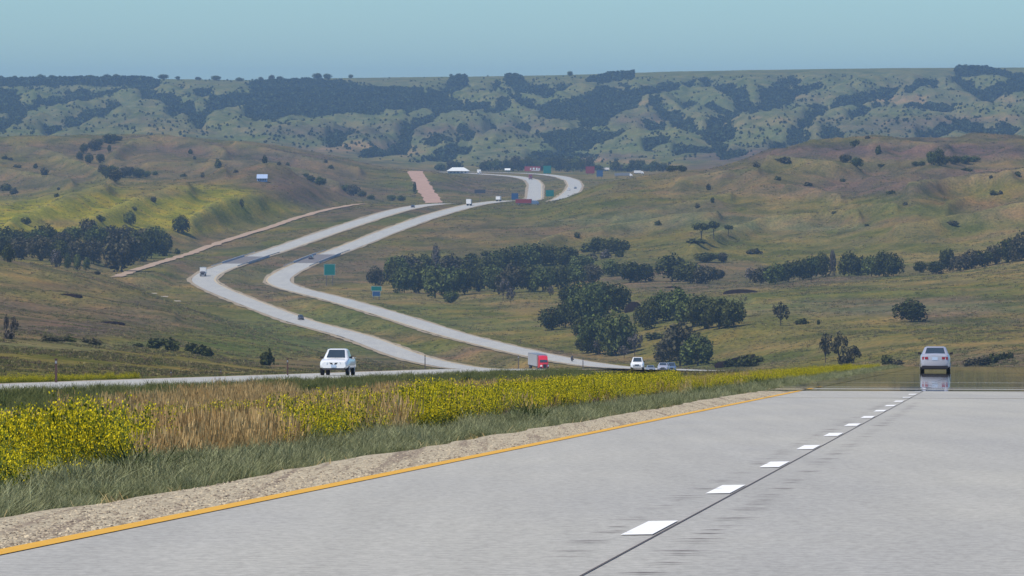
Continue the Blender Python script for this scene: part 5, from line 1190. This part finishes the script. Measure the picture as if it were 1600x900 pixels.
# far traffic
p, h, q = on_road(WB, 317, 2580, 2680, -1.8)
t = box_truck("box_truck", p, math.pi + h, "white box truck with dark cab at the left bend of the opposite carriageway", mt_dark, mt_boxw, 9.0, 3.7, cab_h=2.2)
mk_car(470, 2100, 2300, 1.0, mt_dark, "dark red and black car on the lower stretch of the opposite carriageway", "suv")
mk_car(485.5, 2740, 2840, -1.5, mt_dark, "small dark car crossing the bridge on the right carriageway", "suv", PT=EB, flip=False)
mk_car(645, 3250, 3400, 0.5, mt_dark, "small dark car near the crest of the opposite carriageway")
def motorcycle(name, loc, rz, label, rider_label):
    t = empty(name, loc, rz); tag(t, label, "motorcycle")
    for y in (-.72, .78):
        mb = MB(); mb.cyl((-.08, y, .32), (.08, y, .32), .32, .32, 16); wh = mb.build("wheel", mt_tyre, t, True)
        mb = MB(); mb.cyl((-.1, y, .32), (.1, y, .32), .2, .2, 12); mb.build("rim", mt_rim, wh)
    mb = MB(); mb.loft([half_ring(-.9, [(0, .62), (.14, .64), (.12, .80), (0, .84)]), half_ring(-.2, [(0, .35), (.2, .4), (.2, .78), (0, .8)]), half_ring(.35, [(0, .35), (.22, .45), (.22, .95), (0, 1.0)]), half_ring(.62, [(0, .5), (.3, .7), (.26, 1.05), (0, 1.15)]), half_ring(.85, [(0, .65), (.14, .75), (.12, .95), (0, 1.0)])]); mb.build("body", mt_dark, t, True)
    mb = MB(); mb.cyl((-.38, .48, 1.05), (.38, .48, 1.05), .025, .025, 6); mb.build("handlebar", mt_black, t)
    for s_ in (-1, 1):
        mb = MB(); mb.box((s_ * .3, -.62, .6), (.2, .5, .34)); mb.build("saddle_bag", mt_black, t)
    bm = bmesh.new(); sk = [(0,-.1,.82,.15),(0,-.12,1.05,.17),(0,-.06,1.32,.19),(0,-.03,1.46,.07),(0,0,1.56,.12),(0,.01,1.68,.12),(.22,-.04,1.36,.08),(.32,.14,1.16,.055),(.34,.42,1.08,.045),(-.22,-.04,1.36,.08),(-.32,.14,1.16,.055),(-.34,.42,1.08,.045),(.17,.0,.82,.10),(.26,.34,.74,.085),(.24,.14,.34,.06),(-.17,.0,.82,.10),(-.26,.34,.74,.085),(-.24,.14,.34,.06)]
    es = [(0,1),(1,2),(2,3),(3,4),(4,5),(2,6),(6,7),(7,8),(2,9),(9,10),(10,11),(0,12),(12,13),(13,14),(0,15),(15,16),(16,17)]
    me = bpy.data.meshes.new("person"); me.from_pydata([v[:3] for v in sk], es, []); me.update(); o = bpy.data.objects.new("person", me); link(o)
    o.modifiers.new("skin", 'SKIN'); 
    me_sv = me.skin_vertices[0].data if me.skin_vertices else None
    if me_sv:
        for v_, q in zip(me_sv, sk): v_.radius = (q[3], q[3])
        me_sv[0].use_root = True
    o.modifiers.new("sub", 'SUBSURF').levels = 1
    me.materials.append(mt_dark); o.location = loc; o.rotation_euler = (0, 0, rz); tag(o, rider_label, "person"); return t
p, h, q = on_road(EB, 894, 1640, 1760, 1.0)
motorcycle("motorcycle", p, h, "small dark motorcycle far below on the right carriageway before it dips behind the median", "person in dark clothing riding the motorcycle right of the red truck")
p, h, q = on_road(EB, 733, 3330, 3500, 0.5)
t = box_truck("camper", p, h + math.pi * 0, "white camper van near the crest of the right carriageway beside the dark sign", mt_boxw, mt_boxw, 7.5, 3.6, cab_h=2.6, cat="camper")
p, h, q = on_road(EB, 779, 3480, 3640, 0.5)
t = box_truck("box_truck", p + Vector((0, 0, 0)), h, "white truck at the crest of the right carriageway right of the dark sign", mt_boxw, mt_boxw, 8.0, 2.9, cab_h=2.3)
p = place(824, 320.5)
t = box_truck("livestock_truck", p + Vector((0, 0, 0.1)), -math.pi / 2 - 0.15, "dark red truck with blue grey cab crossing behind the crest below the blue sign", mt_bluep, mt_dred, 13.0, 3.3, cab_h=2.6, cabL=4.0)
def far_vehicle(PT, px, y0, y1, lane, fn): 
    p, h, q = on_road(PT, px, y0, y1, lane); return fn(p, h)
far_vehicle(WB, 829, 4600, 4850, 0.0, lambda p, h: box_truck("semi_truck", p, math.pi + h, "dark red truck on the far highway where it curves left", mt_dred, mt_dred, 12.0, 3.9))
mk_car(889, 4100, 4300, -1.8, mt_paint_w, "white car in the left lane of the far right carriageway", PT=EB, flip=False)
mk_car(899, 4150, 4400, 2.0, mt_greyp, "grey car in the right lane of the far right carriageway", PT=EB, flip=False)
far_vehicle(WB, 749, 5150, 5300, 0.0, lambda p, h: box_truck("box_truck", p, math.pi + h, "small white truck on the distant highway by the white roofed building", mt_boxw, mt_boxw, 8.0, 3.6, cab_h=2.6))
for px, py, lab in ((974, 276, "white vehicle with a dark trailer on the grass ridge right of the blue sign"), (998, 272, "small white vehicle at the far end of the grass ridge")):
    p = place(px, py); box_truck("camper", p, -math.pi / 2, lab, mt_boxw, mt_boxw if px > 990 else mt_greyp, 8.0 if px > 990 else 14.0, 3.0, cab_h=2.6, cat="camper")

# ================================================================== SIGNS, POSTS, BRIDGES, BUILDINGS
mt_sgreen = simple("green_sign_sheeting", (0.0, 0.15, 0.13), 0.5, var=0.05)
mt_sblue = simple("blue_sign_sheeting", (0.025, 0.08, 0.20), 0.5, var=0.05)
mt_sback = simple("dark_sign_back", (0.04, 0.05, 0.07), 0.7)
mt_sred = simple("red_sign_sheeting", (0.27, 0.05, 0.06), 0.5)
mt_legend = simple("white_sign_legend", (0.55, 0.65, 0.65), 0.5)
mt_postm = simple("sign_post_steel", (0.13, 0.115, 0.115), 0.7, 0.3)
mt_wood = simple("weathered_post_wood", (0.10, 0.06, 0.055), 0.9, var=0.3)
def sign(name, px, py_base, py_bot, py_top, wpx, panels, label, posts=2, postm=None, legend=True):
    """panels: list of (fraction0, fraction1, width fraction, material) from the bottom."""
    p = place(px, py_base); k = p.y / F
    t = empty(name, p, 0); tag(t, label, "sign")
    zb = (py_base - py_bot) * k; zt = (py_base - py_top) * k; W = wpx * k
    for s_ in ([-1, 1] if posts == 2 else [0]):
        mb = MB(); mb.box((s_ * W * .28, 0.06, (zt) / 2 - .2), (.30, .12, zt + .4 - .3)); mb.build("post", postm or mt_postm, t)
    for f0, f1, wf, m_ in panels:
        z0 = zb + (zt - zb) * f0; z1 = zb + (zt - zb) * f1
        mb = MB(); mb.box((0, -.03, (z0 + z1) / 2), (W * wf, .05, z1 - z0)); pn = mb.build("panel", m_, t)
        if legend:
            mb = MB(); r = random.Random(int(px)); hh = (z1 - z0)
            e = .06
            for (cx, cz, dx, dz_) in ((0, z0 + e, W*wf - .1, .06), (0, z1 - e, W*wf - .1, .06), (-W*wf/2 + e, (z0+z1)/2, .06, hh - .12), (W*wf/2 - e, (z0+z1)/2, .06, hh - .12)):
                mb.box((cx, -.062, cz), (dx, .01, dz_))
            mb.build("border", mt_legend, pn)
    return t
sign("guide_sign", 515, 446, 430, 412.5, 17.5, [(0, 1, 1, mt_sgreen)], "large square green guide sign on two posts right of the highway bend")
sign("guide_sign", 588, 468, 463, 447, 16.5, [(0, .5, .75, mt_sblue), (.53, 1, 1, mt_sgreen)], "green sign above a smaller blue one by the lower stretch of highway")
sign("dark_sign", 750, 317, 302, 296, 17, [(0, 1, 1, mt_sback)], "wide dark sign on one post seen from behind near the highway crest", 1, legend=False)
sign("service_sign", 804.5, 320, 312, 302, 10.5, [(0, 1, 1, mt_sblue)], "small blue sign before the distant highway left of the dark red truck", 2, legend=False)
sign("guide_sign", 859, 311, 307, 297, 12.5, [(0, 1, 1, mt_sgreen)], "green sign between the two far carriageways", 2, legend=False)
sign("service_sign", 937, 280, 276, 266, 10, [(0, 1, 1, mt_sblue)], "distant blue sign right of the far highway bend", 2, legend=False)
sign("guide_sign", 855, 272, 271, 259, 12, [(0, 1, 1, mt_sgreen)], "distant teal green sign beside the red billboard before the river trees", 2, legend=False)
sign("billboard", 832, 272, 267.5, 260, 25, [(0, 1, 1, mt_sred)], "long red billboard in front of the river trees at the far highway bend", 2, legend=False)
sign("billboard", 922, 274, 271, 260, 14, [(0, 1, 1, mt_dred)], "square dark red billboard between the far highway and the blue sign", 2, legend=False)
# long red billboard carries white blocks of lettering too small to read
bb = [o for o in bpy.data.objects if o.name.startswith("billboard")][0]
mb = MB(); kx = 5600 / F
for x_, z_, w_, h_ in ((-1.5, 4.4, 1.0, 1.6), (1.0, 4.6, 1.6, 1.5), (3.6, 4.4, 1.4, 1.7), (5.6, 4.2, 1.2, 1.4), (2.6, 3.1, 7.0, .5)):
    mb.box((x_, -.08, z_), (w_, .03, h_))
mb.build("lettering_blocks", mt_legend, bb)

def post(name, X, Y, h_, label, m_, w_=0.09, top=None, grp=None):
    z = float(gz(np.array([X]), np.array([Y]))[0]); mb = MB(); mb.box((0, 0, h_ / 2 - .1), (w_, w_ * .7, h_ + .2)); mb.box((0, 0, h_ + .02), (w_ * 1.25, w_ * .9, .05))
    t = empty(name, (X, Y, z)); tag(t, label, "post", grp); mb.build("shaft", m_, t)
    mb = MB(); mb.box((0, -w_ * .42, h_ - .14), (w_ * .8, .012, .13)); mb.build("reflector", mt_rim, t)
    return t
G = "posts along the far edge of the opposite carriageway"
for px, pyt, D, lab in ((87, 561.5, 312, "thick dark post beside the road at the far left"), (449, 561, 405, "dark reddish post just left of the oncoming white pickup"), (664, 556, 560, "slim grey post right of the oncoming white pickup"),
                        (810, 556, 600, "thin post in front of the red semi truck"), (911, 561, 640, "thin dark post right of the red semi truck")):
    X = (px - 800) / F * D; gzv = float(gz(np.array([X]), np.array([float(D)]))[0]); zt = float(slope(pyt)) * D
    post("delineator_post", X, float(D), max(0.7, zt - gzv), lab, mt_wood if px < 500 else mt_postm, 0.12 if px < 100 else 0.09, grp=G)
for px, py, h_, lab in ((201, 594, 12, "faint thin fence post on the near left slope, left one"), (267, 591, 11, "faint thin fence post left of the far shrub"), (630, 577, 8, "faint thin fence post below the opposite carriageway"), (345, 588, 10, "faint thin fence post on the slope below the dark clump")):
    p = place(px, py); k = p.y / F; post("fence_post", p.x, p.y, h_ * k, lab, mt_wood, 0.12, grp="fence posts on the near left slope")
# bridges
def bridge(PT, y0, y1, u0, u1, lab):
    t = empty("road_bridge", (float(PT.at(np.array([(y0 + y1) / 2]))[0][0]), (y0 + y1) / 2, float(PT.at(np.array([(y0 + y1) / 2]))[1][0]))); tag(t, lab, "bridge")
    org = Vector(t.location)
    def strip(ua, ub, za, zb, nm, m_, ya=y0, yb=y1):
        Y = np.linspace(ya, yb, 12); x, z, sl = PT.at(Y); nr = 1 / np.sqrt(1 + sl * sl); R_ = []
        for k in range(12):
            R_.append([tuple(Vector((x[k] + u * nr[k], Y[k] - u * sl[k] * nr[k], z[k] + zz)) - org) for u, zz in ((ua, za), (ub, za), (ub, zb), (ua, zb))])
        mb = MB(); mb.loft(R_); return mb.build(nm, m_, t)
    strip(u0, u1, -.6, .06, "deck", mt_asph)
    for u in (u0, u1):
        strip(u - .15, u + .15, -.62, .85, "parapet", mt_trail)
    for u in (u0, u1):
        for ya, yb in ((y0 - 36, y0), (y1, y1 + 30)):
            strip(u - .06, u + .06, .45, .78, "guardrail", mt_metal, ya, yb)
bridge(WB, 2735, 2800, -6.2, 5.4, "bridge with dark asphalt deck on the opposite carriageway above the bend")
bridge(EB, 2758, 2830, -5.1, 6.4, "bridge with dark asphalt deck and guardrail on the right carriageway by the green sign")
# concrete slabs on the left slope
mt_slab = simple("pale_concrete_slab", (0.36, 0.32, 0.26), 0.9)
for k, (px, py, wpx) in enumerate([(241, 459, 9), (257, 464, 12), (277, 471, 11)]):
    p = place(px, py); kk = p.y / F; mb = MB(); mb.box((0, 0, .25), (wpx * kk, 3.0, .25), 0.1, .9)
    o = mb.build("concrete_slab", mt_slab); o.location = p; tag(o, ["leftmost", "middle", "rightmost"][k] + " of three pale slabs lying on the grass left of the highway bend", "slab", "pale slabs on the grass")
# dark cut banks of the creek
mt_soil = simple("dark_eroded_soil", (0.018, 0.012, 0.014), 1.0, var=0.35, scale=0.4, spec=0.0)
def bank(px0, px1, py, hpx, lab, seed, lean=0.0):
    p = place((px0 + px1) / 2, py); kk = p.y / F; W = (px1 - px0) * kk; H = hpx * kk; n_ = 48; R_ = []
    for i in range(n_ + 1):
        t_ = i / n_; e = (math.sin(math.pi * min(1, t_ * 1.02)) ** 0.5 if lean == 0 else min(1, (t_ + .12)) ** 0.8 * (1 if t_ < .88 else (1 - t_) / .12 + .05))
        h_ = H * e * (0.78 + 0.35 * float(fbm(np.array(t_ * 6.0 + seed * 3.7), np.array(0.5), 3))) + .05; x = (t_ - .5) * W; yo = float(vnoise(np.array(t_ * 5.0 + seed), np.array(2.5))) * 3 - 1.5
        R_.append([(x, yo - .8, -.6), (x, yo - .1, h_ * .5), (x, yo + .3, h_), (x, yo + 3.0, h_ * .98), (x, yo + 9.0, -.5)])
    mb = MB(); mb.loft(R_); o = mb.build("cut_bank", mt_soil, None, True, 60); o.location = p; tag(o, lab, "bank"); return o
bank(1118, 1188, 572, 19, "dark eroded earth bank right of the trees behind the oncoming cars", 1, 1.0)
bank(1131, 1188, 458, 6, "dark flat eroded bank in the meadow before the right tree belt", 2)
bank(976, 1008, 486, 15, "dark eroded creek bank between the two leafy clusters", 3)
bank(1040, 1062, 450, 2.5, "thin dark bank on the meadow behind the wide dark cluster", 4)
bank(84, 126, 462, 2.5, "long thin dark scar on the left slope", 5)
bank(150, 192, 506, 3, "short dark scar on the near left slope", 6)
# buildings
mt_wroof = simple("white_metal_roof", (0.72, 0.74, 0.72), 0.5, var=0.05)
mt_wall = simple("pale_building_wall", (0.42, 0.40, 0.38), 0.8)
mt_winb = simple("building_window", (0.05, 0.06, 0.08), 0.2)
def building(name, px, py, wpx, hpx, dep, lab, roofm, wallm, hip=True, cat="building"):
    p = place(px, py); kk = p.y / F; W = wpx * kk; H = hpx * kk; t = empty(name, p); tag(t, lab, cat)
    mb = MB(); mb.box((0, 0, H * .2), (W * .9, dep, H * .5)); wl = mb.build("wall", wallm, t)
    e = W * .25 if hip else 0.0; z0 = H * .42
    mb = MB(); mb.add([(-W/2, -dep/2 - 1, z0), (W/2, -dep/2 - 1, z0), (W/2, dep/2 + 1, z0), (-W/2, dep/2 + 1, z0), (-W/2 + e, 0, H), (W/2 - e, 0, H)], [(0, 3, 2, 1), (0, 1, 5, 4), (2, 3, 4, 5), (1, 2, 5), (3, 0, 4)])
    mb.build("roof", roofm, t)
    for i in range(5):
        mb = MB(); mb.box(((i - 2) * W * .16, -dep/2 - .02, H * .22), (W * .08, .06, H * .2)); mb.build("window", mt_winb, wl)
    return t
building("long_building", 716, 271, 36, 9.5, 16, "long low building with a white hipped roof at the foot of the bluffs", mt_wroof, mt_wall)
mt_shed = simple("pale_blue_metal", (0.34, 0.44, 0.62), 0.5, var=0.05)
building("shed", 410, 283, 17, 11, 6, "small pale blue metal shed on the crest of the left hill", mt_shed, mt_shed, False, "shed")
building("farm_shed", 943, 267, 18, 5, 8, "distant grey roofed shed among the trees behind the blue sign", mt_wall, mt_wall, False, "shed")
building("farm_shed", 793, 268, 9, 5, 8, "distant pale shed behind the far highway left of the red billboard", mt_wroof, mt_wall, False, "shed")
#@@END@@

# ================================================================== HAZE
hz = MB(); hz.box((0, 6170, -27.5), (5600, 12500, 165)); 
mh = bpy.data.materials.new("haze_air"); mh.use_nodes = True; mh.node_tree.nodes.clear()
ho = mh.node_tree.nodes.new("ShaderNodeOutputMaterial"); hv = mh.node_tree.nodes.new("ShaderNodeVolumePrincipled")
hv.inputs["Color"].default_value = (0.43, 0.68, 1.0, 1); hv.inputs["Density"].default_value = 5.9e-5; hv.inputs["Anisotropy"].default_value = 0.2
mh.node_tree.links.new(hv.outputs[0], ho.inputs["Volume"])
ho_ = hz.build("haze", mh); tag(ho_, kind="stuff", label="thin blue summer haze over the valley", cat=None)
